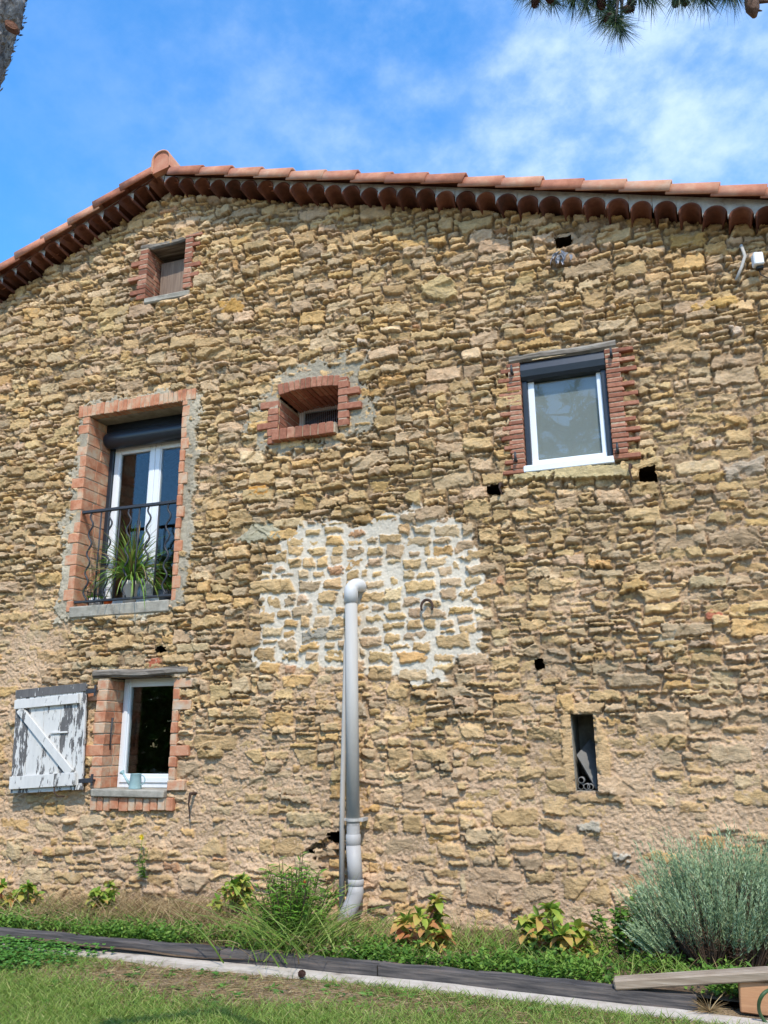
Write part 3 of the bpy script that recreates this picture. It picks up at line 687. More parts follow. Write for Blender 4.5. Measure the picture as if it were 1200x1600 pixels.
    # loose cavity beside the foot of the pipe
    cav = poly_sd(wp([(478, 1330), (512, 1305), (540, 1300), (545, 1420), (520, 1425), (505, 1400), (500, 1350)])) + T_edge * .015
    mort = np.where(cav > 0, -.10, mort)
    A_ = (1 - .8 * sm(-.01, .02, white) - .5 * sm(-.01, .02, np.maximum(cem, cem2))).astype(np.float32); A_ = np.clip(A_, .2, 1)
    H = mort.copy(); gap = np.full(H.shape, 1, np.uint8)
    C = np.zeros((nz, nx, 3), np.float32)
    mc_hi = np.array(srgb(146, 122, 92)[:3]); mc_lo = np.array(srgb(204, 172, 138)[:3])
    C[:] = mc_hi * (1 - fill[..., None]) + mc_lo * fill[..., None]
    C *= (1 + .10 * T_w2[..., None] * .5)
    wm = sm(-.012, .012, white)[..., None]; C = C * (1 - wm) + np.array(srgb(206, 194, 174)[:3]) * wm
    cm = sm(-.03, .03, np.maximum(cem, cem2))[..., None]; C = C * (1 - cm) + np.array(srgb(158, 148, 128)[:3]) * cm
    pal = [(srgb(204, 174, 128), 32), (srgb(194, 164, 118), 22), (srgb(204, 166, 108), 9), (srgb(190, 168, 138), 14), (srgb(196, 168, 140), 12), (srgb(176, 156, 130), 5), (srgb(214, 190, 152), 10), (srgb(204, 160, 100), 1.1), (srgb(200, 188, 170), .35), (srgb(178, 128, 98), .4)]
    pc = np.array([p[0][:3] for p in pal]); pc = pc * .68 + (pc[:1] * .5 + pc[1:2] * .5) * .32; pw = np.array([p[1] for p in pal], float); pw /= pw.sum()
    SF = S
    def raster(q, base, rnd_edge=.011, round_=.02, color=None, tilt=None, facet=None, edge_r=None, cuts=2):
        q = np.array(q, float); c = q.mean(0); sz = q.max(0) - q.min(0)
        m_ = .03
        i0, i1 = np.searchsorted(X, [q[:, 0].min() - m_, q[:, 0].max() + m_]); j0, j1 = np.searchsorted(Z, [q[:, 1].min() - m_, q[:, 1].max() + m_])
        if i1 - i0 < 3 or j1 - j0 < 3: return
        x = XX[j0:j1, i0:i1]; z = ZZ[j0:j1, i0:i1]
        ox, oz = rng.integers(0, SF, 2)
        ii = (np.arange(i0, i1) + ox) % SF; jj = (np.arange(j0, j1) + oz) % SF
        ed = n_edge[np.ix_(jj, ii)]; nf = n_face[np.ix_(jj, ii)]
        fc = fac[np.ix_(jj % SP, ii % SP)] + .38 * fac[np.ix_((2 * jj) % SP, (2 * ii) % SP)]
        d = np.full(x.shape, -1e9)
        planes = []
        for a, b in zip(q, np.roll(q, -1, 0)):
            e = b - a; L = np.hypot(*e)
            if L < 1e-4: continue
            nrm = np.array([e[1], -e[0]]) / L           # outward for counter-clockwise
            planes.append((nrm, nrm @ a))
        for _ in range(cuts):                            # knock off corners
            k = rng.integers(0, len(q)); v = q[k] - c; L = np.hypot(*v)
            ang = math.atan2(v[1], v[0]) + rng.normal(0, .35)
            nrm = np.array([math.cos(ang), math.sin(ang)]); planes.append((nrm, nrm @ c + (nrm @ (q[k] - c)) * rng.uniform(.74, .96)))
        k_ = .003
        acc = np.zeros(x.shape)
        for nrm, cc in planes: acc += np.exp(np.clip((nrm[0] * x + nrm[1] * z - cc) / k_, -60, 60))
        d = k_ * np.log(acc + 1e-30) + ed * rnd_edge * rng.uniform(.5, 1.2)
        ins = np.clip(-d, 0, None)
        er = edge_r if edge_r is not None else rng.uniform(.007, .022)
        prof = 1 - (1 - np.clip(ins / er, 0, 1)) ** 2.2
        tz = rng.normal(.02, .09) if tilt is None else tilt; tx = rng.normal(0, .05)
        fa = rng.uniform(.004, .010) if facet is None else facet
        face = base + tx * (x - c[0]) + tz * (z - c[1]) + fc * fa + nf * fa * .3
        hm = H[j0:j1, i0:i1]; lowm = mort[j0:j1, i0:i1] - .012
        hs_ = lowm + (face - lowm) * prof
        hs_ = np.where(d < 0, hs_, -1)
        win = hs_ > hm
        hm[win] = hs_[win]
        blend = np.clip(ins / .010, 0, 1)[..., None]
        cl = np.array(color if color is not None else pc[rng.choice(len(pc), p=pw)] * np.array((1.04, .992, .95)) * rng.uniform(.80, 1.10) * (1 + rng.normal(0, .012, 3)))
        cc_ = C[j0:j1, i0:i1]
        vary = 1 + .07 * nf[..., None] + .04 * fc[..., None]
        cw = (cl * vary) * blend + cc_ * (1 - blend)
        cc_[win] = cw[win]
        aa_ = A_[j0:j1, i0:i1]; aa_[win] = np.maximum(aa_[win], blend[..., 0][win])
        gp = gap[j0:j1, i0:i1]; gp[d < .004] = 0
    # --- greedy skyline packing of random rubble
    sk_dx = .01; NS = int((HX1 - HX0) / sk_dx); sk = np.full(NS, -.25) + rng.random(NS) * .001
    stones = []
    topz = z_roof(HX0 + (np.arange(NS) + .5) * sk_dx) + .05
    wave = np.interp(np.arange(NS), np.arange(0, NS + 40, 40), rng.normal(0, .01, len(np.arange(0, NS + 40, 40))))
    guard = 0
    done = np.zeros(NS, bool)
    while guard < 30000:
        guard += 1
        v = np.where(sk > topz, 99, sk); i = int(np.argmin(v))
        if v[i] > 90: break
        tol = .05; a = i
        while a > 0 and abs(sk[a - 1] - sk[i]) < tol: a -= 1
        b = i
        while b < NS - 1 and abs(sk[b + 1] - sk[i]) < tol: b += 1
        L = (b - a + 1) * sk_dx
        zc = sk[i]
        r = rng.random()
        if r < .12: wd, hg = rng.uniform(.20, .42), rng.uniform(.085, .15)
        elif r < .46: wd, hg = rng.uniform(.12, .27), rng.uniform(.05, .09)
        elif r < .78: wd, hg = rng.uniform(.10, .30), rng.uniform(.026, .048)
        else: wd, hg = rng.uniform(.045, .11), rng.uniform(.03, .065)
        if zc < 1.3: wd *= 1.12; hg *= 1.2
        if 2.0 < zc < 3.4 and -3.95 < HX0 + i * sk_dx < -1.65 and hg < .095: wd = rng.uniform(.13, .27); hg = rng.uniform(.075, .125)
        if L < wd * 1.35 or L - wd < .07: wd = min(L, wd * 1.5) if L < wd * 1.5 else wd
        wd = min(wd, L)
        if wd < .06: hg = min(hg, rng.uniform(.03, .07))
        if wd < .03: hg = .022
        n_ = max(1, int(round(wd / sk_dx)))
        s0 = a if rng.random() < .5 else b - n_ + 1
        s0 = max(a, min(s0, b - n_ + 1)); s1 = s0 + n_
        left_, right__ = sk[s0], sk[s1 - 1]
        slope = rng.normal(0, .03)
        tl_ = max(sk[s0:s1].max(), zc) + hg; tr_ = tl_ + slope * wd
        sk[s0:s1] = np.linspace(tl_, tr_, n_) + 0.0
        if n_ >= 3 and hg > .025:
            x0, x1 = HX0 + s0 * sk_dx, HX0 + s1 * sk_dx
            stones.append(((x0, left_), (x1, right__), (x1, tr_), (x0, tl_)))
    wq = lambda x, z, A: A[min(nz - 1, max(0, int((z - Z[0]) / dx))), min(nx - 1, max(0, int((x - X[0]) / dx)))]
    for st in stones:
        q = np.array(st); c = q.mean(0)
        wv, cv = wq(c[0], c[1], white), wq(c[0], c[1], cav); c2 = wq(c[0], c[1], cem2)
        sz = q.max(0) - q.min(0)
        g = rng.uniform(.0005, .0065)
        if wv > -.03: g = rng.uniform(.006, .014)
        if cv > -.02: g = .012
        if c2 > 0: g = rng.uniform(.006, .016)
        if wv > -.03 and rng.random() < .04: continue
        if wv > -.03 and (min(sz) < .042 or max(sz) < .09): continue
        q = q + (c - q) * np.minimum(.45, g / (sz / 2 + 1e-6))
        q += rng.normal(0, 1, q.shape) * np.minimum(.008, sz * .05)
        th = rng.normal(0, .045); R2 = np.array([[math.cos(th), -math.sin(th)], [math.sin(th), math.cos(th)]]); q = (q - c) @ R2.T + c
        base = rng.normal(.0, .0105) + T_big[min(nz - 1, int((c[1] - Z[0]) / dx)) if c[1] > Z[0] else 0, min(nx - 1, int((c[0] - X[0]) / dx))] * .008
        if wv > -.03: base = .009 + rng.normal(0, .004)
        if cv > 0: base -= .05
        big = sz[0] * sz[1] > .02
        raster(q, base, tilt=0 if wv > -.03 else None, facet=.0045 if wv > -.03 else None, rnd_edge=.0085 if big else .006, cuts=(rng.integers(2, 5) if wv > -.03 else rng.integers(0, 3)), edge_r=(rng.uniform(.014, .03) if (wv > -.03 or cv > 0 or c[1] < .9) else None))
    # --- pin stones in what is left open
    for _ in range(9000):
        x, z = rng.uniform(HX0, HX1), rng.uniform(0, 8)
        if z > z_roof(x) or not wq(x, z, gap): continue
        wv = wq(x, z, white)
        a, b = rng.uniform(.018, .055), rng.uniform(.010, .024)
        if wv > -.02 and rng.random() < .9: continue
        n_ = rng.integers(5, 7); an = np.sort(rng.random(n_) * 6.283)
        raster([(x + a * math.cos(t), z + b * math.sin(t)) for t in an], rng.normal(-.012, .008), rnd_edge=.004, cuts=0, edge_r=.012, facet=.002)
    # --- stones one can pick out in the wall
    def special(pts, colr, base=.012, **k):
        raster(np.array(wp(pts))[::-1], base, color=np.array(srgb(*colr)[:3]), **k)
    special([(388, 760), (416, 758), (420, 776), (390, 779)], (204, 148, 78), cuts=1)
    special([(342, 472), (380, 468), (382, 487), (345, 490)], (198, 152, 86), cuts=1)
    special([(1075, 475), (1150, 460), (1160, 472), (1074, 492)], (200, 160, 98), cuts=1)
    special([(1047, 368), (1103, 362), (1104, 383), (1047, 388)], (190, 152, 92), cuts=0)
    special([(1100, 957), (1128, 954), (1129, 970), (1101, 972)], (176, 108, 80), cuts=0, edge_r=.01, facet=.001)
    special([(653, 448), (690, 430), (715, 437), (716, 462), (690, 468), (660, 460)], (204, 176, 126), base=.02, cuts=1)
    special([(228, 1030), (250, 1029), (251, 1045), (228, 1046)], (186, 106, 78), cuts=0, edge_r=.01, facet=.001)
    special([(900, 1287), (940, 1283), (938, 1300), (900, 1303)], (190, 176, 152), cuts=1)
    special([(955, 1333), (985, 1335), (978, 1352), (952, 1345)], (196, 184, 162), cuts=1)
    special([(1013, 990), (1058, 985), (1056, 1018), (1012, 1020)], (178, 166, 142), cuts=1)
    special([(470, 985), (530, 975), (528, 995), (475, 1000)], (168, 158, 140), cuts=1)
    for L_ in ([(875, 1118), (893, 1114), (899, 1240), (882, 1240)], [(926, 1116), (940, 1125), (958, 1190), (950, 1240), (937, 1240)], [(885, 1241), (970, 1240), (970, 1254), (886, 1256)], [(880, 1098), (945, 1098), (940, 1114), (878, 1116)]):
        special(L_, (204, 168, 122), base=.008, tilt=0, cuts=0, facet=.002)
    for L_ in ([(800, 738), (868, 733), (866, 746), (800, 752)], [(866, 730), (985, 722), (983, 744), (866, 750)]):
        special(L_, (196, 174, 128), base=.03, tilt=-.1, cuts=1, facet=.003)
    special([(365, 848), (405, 812), (440, 818), (440, 842), (400, 850)], (178, 168, 140), base=.02, cuts=1)
    # --- cement flush round the french window
    cl = np.where(cem > 0, .006 * np.clip(cem / .03, 0, 1) + T_fine * .0014 + T_edge * .002, -9)
    k = cl > H - .012; H = np.where(k, np.maximum(cl, -.02), H)
    A_[k] = .45; C[k] = np.array(srgb(168, 156, 134)[:3]) * (1 + .10 * T_w2[k][:, None] + .06 * T_edge[k][:, None])
    # --- putlog holes
    hcut = np.zeros(H.shape, bool)
    def hole(px, py, w_, h_, depth=.3, rnd=False):
        c = P(px, py)
        if rnd: dd = 1 - np.hypot((XX - c.x) / (w_ / 2), (ZZ - c.z) / (h_ / 2)); dd = dd * min(w_, h_) / 2
        else: dd = np.minimum(w_ / 2 - np.abs(XX - c.x), h_ / 2 - np.abs(ZZ - c.z))
        dd = dd + T_edge * .006 + T_w1 * .006
        H[...] = np.where((dd > -.01) & (dd <= .004), np.minimum(H, -.02), H)
        hcut[...] |= dd > 0
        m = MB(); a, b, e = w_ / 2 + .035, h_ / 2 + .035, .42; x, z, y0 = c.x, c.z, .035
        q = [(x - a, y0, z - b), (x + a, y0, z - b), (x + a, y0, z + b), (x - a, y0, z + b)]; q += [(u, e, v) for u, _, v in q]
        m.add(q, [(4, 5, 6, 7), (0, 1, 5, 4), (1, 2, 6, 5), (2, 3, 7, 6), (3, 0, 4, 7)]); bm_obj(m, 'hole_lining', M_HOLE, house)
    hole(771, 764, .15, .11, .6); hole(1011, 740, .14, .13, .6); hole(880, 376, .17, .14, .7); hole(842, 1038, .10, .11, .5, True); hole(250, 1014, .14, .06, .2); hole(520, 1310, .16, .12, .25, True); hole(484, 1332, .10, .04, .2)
    # --- brick footprints press the face back; openings are cut out
    for a, b, c, d in foot:
        i0, i1 = np.searchsorted(X, [a - .004, b + .004]); j0, j1 = np.searchsorted(Z, [c - .004, d + .004])
        sub = H[j0:j1, i0:i1]; np.minimum(sub, .004, out=sub)
    H += .012 * T_big * 0.6
    keep = np.ones((nz - 1, nx - 1), bool)
    xc = (X[:-1] + X[1:]) / 2; zc = (Z[:-1] + Z[1:]) / 2
    XC, ZC = np.meshgrid(xc, zc)
    keep &= ZC < z_roof(XC) - .118
    keep &= ~(hcut[:-1, :-1] & hcut[1:, 1:])
    for nme, (a, b, c, d) in OPEN.items():
        cut = (XC > a - .004) & (XC < b + .004) & (ZC > c - .004) & (ZC < d + .004)
        if nme == 'arch': cut = (XC > a) & (XC < b) & (ZC > c) & (ZC < o_arch_top(XC))
        keep &= ~cut
    used = np.zeros((nz, nx), bool); used[:-1, :-1] |= keep; used[1:, :-1] |= keep; used[:-1, 1:] |= keep; used[1:, 1:] |= keep
    idx = np.full((nz, nx), -1, np.int64); idx[used] = np.arange(used.sum())
    V = np.stack([XX[used], -H[used], ZZ[used]], 1).astype(np.float32)
    V -= np.array(house.location, np.float32)
    A, B, Cc, Dd = idx[:-1, :-1][keep], idx[:-1, 1:][keep], idx[1:, 1:][keep], idx[1:, :-1][keep]
    Fq = np.stack([A, B, Cc, Dd], 1).astype(np.int32)
    me = bpy.data.meshes.new('wall')
    me.vertices.add(len(V)); me.vertices.foreach_set('co', V.ravel())
    me.loops.add(Fq.size); me.loops.foreach_set('vertex_index', Fq.ravel())
    me.polygons.add(len(Fq)); me.polygons.foreach_set('loop_start', np.arange(0, Fq.size, 4, dtype=np.int32))
    me.update(calc_edges=True)
    me.polygons.foreach_set('use_smooth', np.ones(len(Fq), bool))
    at = me.attributes.new('Col', 'FLOAT_COLOR', 'POINT')
    cc = np.ones((len(V), 4), np.float32); cc[:, :3] = np.clip(C[used], .01, .9); cc[:, 3] = A_[used]; at.data.foreach_set('color', cc.ravel())
    me.materials.append(M_WALL)
    ob = bpy.data.objects.new('wall', me); col.objects.link(ob); ob.parent = house
    return ob
def o_arch_top(x):
    o = OPEN['arch']; cx = (o[0] + o[1]) / 2; half = (o[1] - o[0]) / 2; rise = .03; R_ = (half ** 2 + rise ** 2) / (2 * rise)
    return o[3] + rise - R_ + np.sqrt(np.maximum(R_ ** 2 - (x - cx) ** 2, 0)) + .03
wall = build_wall()

# side and back walls (plain masonry, seen only from elsewhere), closing the dark rooms
m = MB()
for xx in (HX0, HX1 - .4):
    zr = float(z_roof(xx + .2)) - .1
    m.span((xx, .14, -.3), (xx + .4, HDEPTH, zr))
m.span((HX0 + .4, HDEPTH - .4, -.3), (HX1 - .4, HDEPTH, float(z_roof(HX1)) - .1))
zb = float(z_roof(HX1)) - .1
xs = [HX0 + .4, RIDGE_X, HX1 - .4]
m.add([(xs[0], HDEPTH, zb), (xs[2], HDEPTH, zb), (xs[2], HDEPTH, float(z_roof(xs[2])) - .05), (xs[1], HDEPTH, float(z_roof(xs[1])) - .05), (xs[0], HDEPTH, float(z_roof(xs[0])) - .05)], [(0, 1, 2, 3, 4)])
M_SIDE = mat('side masonry', [(0, srgb(150, 128, 92)), (1, srgb(196, 170, 126))], .95, 6, .9, 1.0, 9, .04, stretch=(1, 1, 2))
bm_obj(m, 'side_wall', M_SIDE, house)

# ------------------------------------------------------------------ roof
roof = bpy.data.objects.new('roof', None); col.objects.link(roof); roof.parent = house; roof.location = Vector((0, 0, 7.9))
def slope_frame(right):
    k = -.306 if right else .400
    L = math.hypot(1, k)
    return np.array((1 / L, 0, k / L)) if right else np.array((-1 / L, 0, -k / L))      # unit vector running DOWN the slope
def tile_mesh(m, start, u, length, y0, r0, r1, thick=.014, seg=10, drop=.012, rnd=None, hz=1.0):
    """one canal tile: half barrel running down the slope u, outer skin + inner skin + visible end"""
    n = np.cross(np.array((0, 1.0, 0)), u); n = n if n[2] > 0 else -n
    yv = np.array((0, 1.0, 0)); vs = []; ring = []
    for e, (t, r, lift) in enumerate(((0, r0, 0), (length, r1, drop))):
        for rr in (r, r - thick):
            for k in range(seg + 1):
                a = math.pi * k / seg
                ca = math.copysign(abs(math.cos(a)) ** .6, math.cos(a)); sa = math.sin(a) ** .6
                vs.append(start + u * t + yv * (y0 - rr * ca) + n * (rr * sa * hz + lift))
    w_ = seg + 1; fs = []
    for k in range(seg):
        fs.append((k, k + 1, 2 * w_ + k + 1, 2 * w_ + k)); fs.append((w_ + k, 3 * w_ + k, 3 * w_ + k + 1, w_ + k + 1))
        fs.append((2 * w_ + k, 2 * w_ + k + 1, 3 * w_ + k + 1, 3 * w_ + k)); fs.append((k, w_ + k, w_ + k + 1, k + 1))
    for k in (0, seg): fs.append((k, 2 * w_ + k, 3 * w_ + k, w_ + k))
    m.add(vs, fs, rnd)
YV = -.205
for right in (True, False):
    u = slope_frame(right)
    x_end = HX1 + .35 if right else HX0 - .35
    m = MB(); EXP = .405
    start = np.array((RIDGE_X + (.10 if right else -.10), 0, 0)); start[2] = float(z_roof(start[0])) - .03
    n_t = int(abs(x_end - start[0]) / EXP / abs(u[0])) + 1
    for i in range(n_t):                                # verge row: big smooth tiles, each over the next one down
        p = start + u * (EXP * i + random.uniform(-.012, .012)) + np.array((0, random.uniform(-.009, .009), random.uniform(-.006, .006)))
        tile_mesh(m, p, u, EXP + .045, YV, .088, .098, .016, 12, .022, random.random(), hz=1.5)
    bm_obj(m, 'verge_tiles', M_TILE, roof, True)
    m = MB(); r = .1
    j = 0; y = YV + .24
    while y < HDEPTH + .3:                              # the field of the roof
        tot = abs(x_end - start[0]) / abs(u[0])
        if y < 2.2:
            for i in range(n_t):
                p = start + u * (EXP * i) + np.array((0, 0, -.01)); tile_mesh(m, p, u, EXP + .05, y, .085, .1, .014, 8, .02, random.random())
        else: tile_mesh(m, start + np.array((0, 0, -.01)), u, tot, y, .095, .095, .014, 8, .0, random.random())
        y += .22
    bm_obj(m, 'roof_tiles', M_TILE, roof, True)
    m = MB(); p0 = np.array((RIDGE_X, 0, float(z_roof(RIDGE_X)) - .005)); tot = abs(x_end - RIDGE_X) / abs(u[0]); p1 = p0 + u * tot
    a, b = (-.285, HDEPTH + .3)
    q = [p0 + (0, -.2, 0), p1 + (0, -.2, 0), p1 + (0, b, 0), p0 + (0, b, 0)]; q2 = [v - np.array((0, 0, .03)) for v in q]
    m.add(q + q2, [(0, 1, 2, 3), (7, 6, 5, 4), (0, 4, 5, 1), (1, 5, 6, 2), (2, 6, 7, 3), (3, 7, 4, 0)]); bm_obj(m, 'roof_deck', M_OLDTILE, roof)
    # genoise: a row of old canal tiles laid across the wall head, with lime between
    m = MB(); ml = MB(); sp = .208; ng = int(abs(x_end - RIDGE_X) / sp); sgn = 1 if right else -1
    for i in range(ng):
        xc_ = RIDGE_X + sgn * (.11 + i * sp); xr = np.clip((xc_ + 4) / 5, 0, 1) if right else 0
        za = float(z_roof(xc_)) - .012 - .062 * xr + random.uniform(-.011, .011); R1 = .100 + random.uniform(-.004, .004); R0 = .086; ya = -.215 + random.uniform(-.012, .012); hz = .095
        rt = random.gauss(0, .06); rn = random.random(); seg = 12; vs = []
        for yy, rs in ((ya, 1.0), (.12, .92)):
            for rr in (R1, R0):
                for k in range(seg + 1):
                    a_ = math.pi * k / seg
                    vs.append((xc_ - rr * rs * math.cos(a_) + rt * (yy - ya), yy, za - hz + (hz - (R1 - rr)) * rs * math.sin(a_) - .05 * (yy - ya)))
        w_ = seg + 1; fs = []
        for k in range(seg):
            fs += [(k, k + 1, 2 * w_ + k + 1, 2 * w_ + k), (w_ + k, 3 * w_ + k, 3 * w_ + k + 1, w_ + k + 1), (k, w_ + k, w_ + k + 1, k + 1)]
        fs += [(0, 2 * w_, 3 * w_, w_), (seg, w_ + seg, 3 * w_ + seg, 2 * w_ + seg)]
        m.add(vs, fs, rn)
        top = []; arc = []
        for k in range(seg + 1):                        # lime spandrel above the tile
            xx = xc_ - R1 * 1.045 * math.cos(math.pi * k / seg)
            arc.append((xx, ya + .012, za - hz + (hz - .004) * math.sin(math.pi * k / seg))); top.append((xx, -.195, float(z_roof(xx)) + .012))
        ml.add(arc + top, [(k, k + 1, w_ + k + 1, w_ + k) for k in range(seg)])
    bm_obj(m, 'eave_tiles', M_OLDTILE, roof, True); bm_obj(ml, 'lime_render', M_LIME, roof)
# ridge cap with its mortar plug
m = MB(); rr = .128; zc_ = 8.125; vs = []; seg = 16
ys = [-.30]
while ys[-1] < HDEPTH + .3: ys.append(ys[-1] + .42)
def ridge_ring(y, r, th=0):
    ring = [(RIDGE_X - r * 1.02, y, zc_ - .17)]
    ring += [(RIDGE_X - r * math.cos(math.pi * k / seg), y, zc_ + r * math.sin(math.pi * k / seg)) for k in range(seg + 1)]
    ring += [(RIDGE_X + r * 1.02, y, zc_ - .12)]
    return ring
for y in ys:
    for dr, (ya, yb) in ((0, (y, y + .46)),):
        a_, b_ = ridge_ring(ya, rr), ridge_ring(yb, rr - .014); c_, d_ = ridge_ring(ya, rr - .016), ridge_ring(yb, rr - .03); k = len(a_)
        m.add(a_ + b_ + c_ + d_, [(i, i + 1, k + i + 1, k + i) for i in range(k - 1)] + [(2 * k + i, 3 * k + i, 3 * k + i + 1, 2 * k + i + 1) for i in range(k - 1)] + [(i, 2 * k + i, 2 * k + i + 1, i + 1) for i in range(k - 1)], random.random())
rid = bm_obj(m, 'ridge_tiles', M_TILE, roof, True)
m = MB(); a_ = ridge_ring(-.282, rr - .014); b_ = ridge_ring(-.2, rr - .014); k = len(a_)
m.add(a_ + b_, [tuple(range(k)), tuple(range(k, 2 * k))[::-1]] + [(i, (i + 1) % k, k + (i + 1) % k, k + i) for i in range(k)], .45); bm_obj(m, 'ridge_plug', M_TILE, roof)

# ------------------------------------------------------------------ ground
M_GROUND = mat('lawn soil', [(0, srgb(92, 74, 54)), (.3, srgb(136, 112, 84)), (.5, srgb(168, 144, 112)), (.7, srgb(122, 106, 72)), (1, srgb(88, 92, 50))], .95, 6, .95, 1.0, 60, .04, detail=10)
M_SOIL = mat('bed soil', [(0, srgb(70, 54, 40)), (1, srgb(128, 104, 78))], .95, 9, .95, .9, 30, .03)
def sheet(x0, x1, y0, y1, nx, ny, zf, name, mt, label=None):
    xs = np.linspace(x0, x1, nx); ys = np.linspace(y0, y1, ny)
    m = MB(); m.add([(x, y, zf(x, y)) for y in ys for x in xs], [(j * nx + i, j * nx + i + 1, (j + 1) * nx + i + 1, (j + 1) * nx + i) for j in range(ny - 1) for i in range(nx - 1)])
    ob = m.build(name, mt, None, True); tag(ob, None, None, None, 'structure'); return ob
sheet(-300, 300, -300, 300, 9, 9, lambda x, y: -.16, 'ground', M_SOIL)
nz1 = lambda x, y: .008 * math.sin(x * 3.1 + y * 2) + .006 * math.sin(x * 7.3 - y * 5)
sheet(-30, 20, -34, -1.9, 200, 160, lambda x, y: .004 + nz1(x, y), 'lawn', M_GROUND)
def edge_y(x): return float(np.interp(x, [-12, -5.2, -3.6, -1.2, -.05, 3], [-1.78, -1.84, -1.87, -1.97, -2.07, -2.35]))
sheet(-12, 5, -1.95, .12, 80, 16, lambda x, y: -.09 + .135 * min(1, max(0, -y / 1.6)) + nz1(x, y), 'flower_bed', M_SOIL)
# edging: dark sleepers with a pale concrete strip before them
def along(x0, x1, d0, d1, z0, z1, mt, name, label, cat, group=None, n=14, jit=.004):
    xs = np.linspace(x0, x1, n); m = MB(); vs = []
    for x in xs:
        y = edge_y(x); j = random.uniform(-jit, jit)
        vs += [(x, y + d0 + j, z0), (x, y + d1 + j, z0), (x, y + d1 + j, z1 + j), (x, y + d0 + j, z1 + j + random.uniform(-jit, jit))]
    fs = []
    for i in range(n - 1):
        for k in range(4):
            a, b = i * 4 + k, i * 4 + (k + 1) % 4; fs.append((a, a + 4, b + 4, b))
    fs += [(0, 1, 2, 3), tuple((n - 1) * 4 + k for k in (3, 2, 1, 0))]
    m.add(vs, fs); o = m.build(name, mt); return tag(o, label, cat, group)
cuts_ = [-11.5, -8.6, -6.1, -3.05, -1.92, -.07]
labs = ['black timber sleeper edging the bed beyond the left side of the picture', 'black timber sleeper next along at the far left of the bed', 'dark slate-coloured sleeper behind the clover patch on the left', 'dark sleeper half hidden by the tall weedy clump', 'dark sleeper at right whose broken end meets the white strip']
for i in range(5): along(cuts_[i] + .004, cuts_[i + 1] - .004, -.035, .07, -.02, .084, M_SLEEPER, 'timber_sleeper', labs[i], 'sleeper', 'dark sleepers edging the bed')
o_ = along(-11.5, 3, -.19, -.038, -.02, .022, M_CONC, 'concrete_strip', 'pale concrete mowing strip running along the dark sleepers', 'edging', n=60, jit=.003)
pA, pB = P(960, 1536, -2.03), P(1330, 1514, -2.03)
m = MB(); d = pB - pA; m.box((pA + pB) / 2, (d.length, .10, .055), Quaternion((0, 1, 0), -math.atan2(d.z, d.x)), .008, .004)
tag(m.build('wooden_plank', M_PLANK), 'grey weathered plank lying loose below the lavender', 'plank')
p = P(1156, 1592, -2.06); m = MB(); m.box((p.x + .26, -1.99, .085), (.5, .12, .155), Quaternion((0, 1, 0), .05), .006, .003)
tag(m.build('timber_block', M_BLOCK), 'orange timber block propping the weathered plank', 'timber block')
m = MB(); c = P(1206, 1580, -2.2); m.tube([(c.x + .06 * math.cos(a), -2.2 + .03 * math.sin(2 * a), c.z + .01 + .085 * math.sin(a)) for a in np.linspace(.8, 4.9, 20)], .009, 8)
tag(m.build('garden_hose', M_HOSE, None, True), 'loop of green garden hose beside the orange timber block', 'hose')

# ------------------------------------------------------------------ things on the wall
YP = -.115
pt = P(548, 918, YP); pm = P(552, 1290, YP); pe = P(556, 1395, YP)
dp = empty('drain_pipe', (pm.x, YP, 0), 'thick grey plastic drainpipe with white elbow running down the wall', 'drainpipe')
m = MB(); zt_ = pt.z - .0
m.tube([(pt.x + .005, YP, zt_ - .09), (pm.x, YP, pm.z)], .058, 20); bm_obj(m, 'pipe', M_PIPE, dp, True)
m = MB(); arc = [(pt.x + .002, YP, zt_ - .15), (pt.x + .002, YP, zt_ - .03)]
for t in np.linspace(0, 1, 8): a = t * math.pi / 2; arc.append((pt.x + .042 - .040 * math.cos(a), YP + .10 * t * .6, zt_ - .03 + .06 * math.sin(a)))
arc.append((pt.x + .05, .0, zt_ + .03)); arc.append((pt.x + .055, .08, zt_ + .026)); m.tube(arc, .064, 20); bm_obj(m, 'elbow', M_PIPEWHITE, dp, True)
m = MB(); m.lathe([(.06, 0), (.0655, .004), (.0655, .085), (.06, .09)], (pm.x, YP, pm.z - .16), 24); m.lathe([(.058, -.02), (.058, .2)], (pm.x, YP, pm.z - .18), 24); bm_obj(m, 'coupling', M_PIPELIGHT, dp, True)
m = MB(); m.tube([(pm.x, YP, pm.z - .15), (pe.x - .0, YP, .22)], .064, 20); m.lathe([(.064, 0), (.07, .004), (.07, .05), (.064, .054)], (pe.x, YP, .225), 24); bm_obj(m, 'lower_pipe', M_PIPELIGHT, dp, True)
m = MB(); m.tube([(pe.x, YP, .24), (pe.x, YP, .17), (pe.x - .02, YP - .01, .10), (pe.x - .06, YP - .03, .02), (pe.x - .11, YP - .05, -.09)], [.066, .068, .068, .066, .066], 20); bm_obj(m, 'foot_elbow', M_PIPELIGHT, dp, True)
m = MB(); m.lathe([(.058, -.012), (.064, -.012), (.064, .012), (.058, .012)], (pm.x, YP, pm.z + .05), 24); m.span((pm.x + .055, YP - .012, pm.z + .036), (pm.x + .095, YP + .12, pm.z + .064)); m.span((pm.x - .085, YP - .01, pm.z + .04), (pm.x - .055, YP + .01, pm.z + .06)); bm_obj(m, 'pipe_clip', M_PIPE, dp)
a, b = P(541, 1000, -.05), P(535, 1412, -.05)
m = MB(); m.tube([(a.x, .03, a.z + .02), (a.x, -.03, a.z), (a.x, -.05, a.z - .06), (b.x, -.06, .9), (b.x, -.06, .02)], .024, 14)
tag(m.build('conduit_pipe', M_PIPE, None, True), 'thin grey pipe close behind the thick drainpipe', 'pipe')
c = P(667, 948, -.03); m = MB(); pts = []
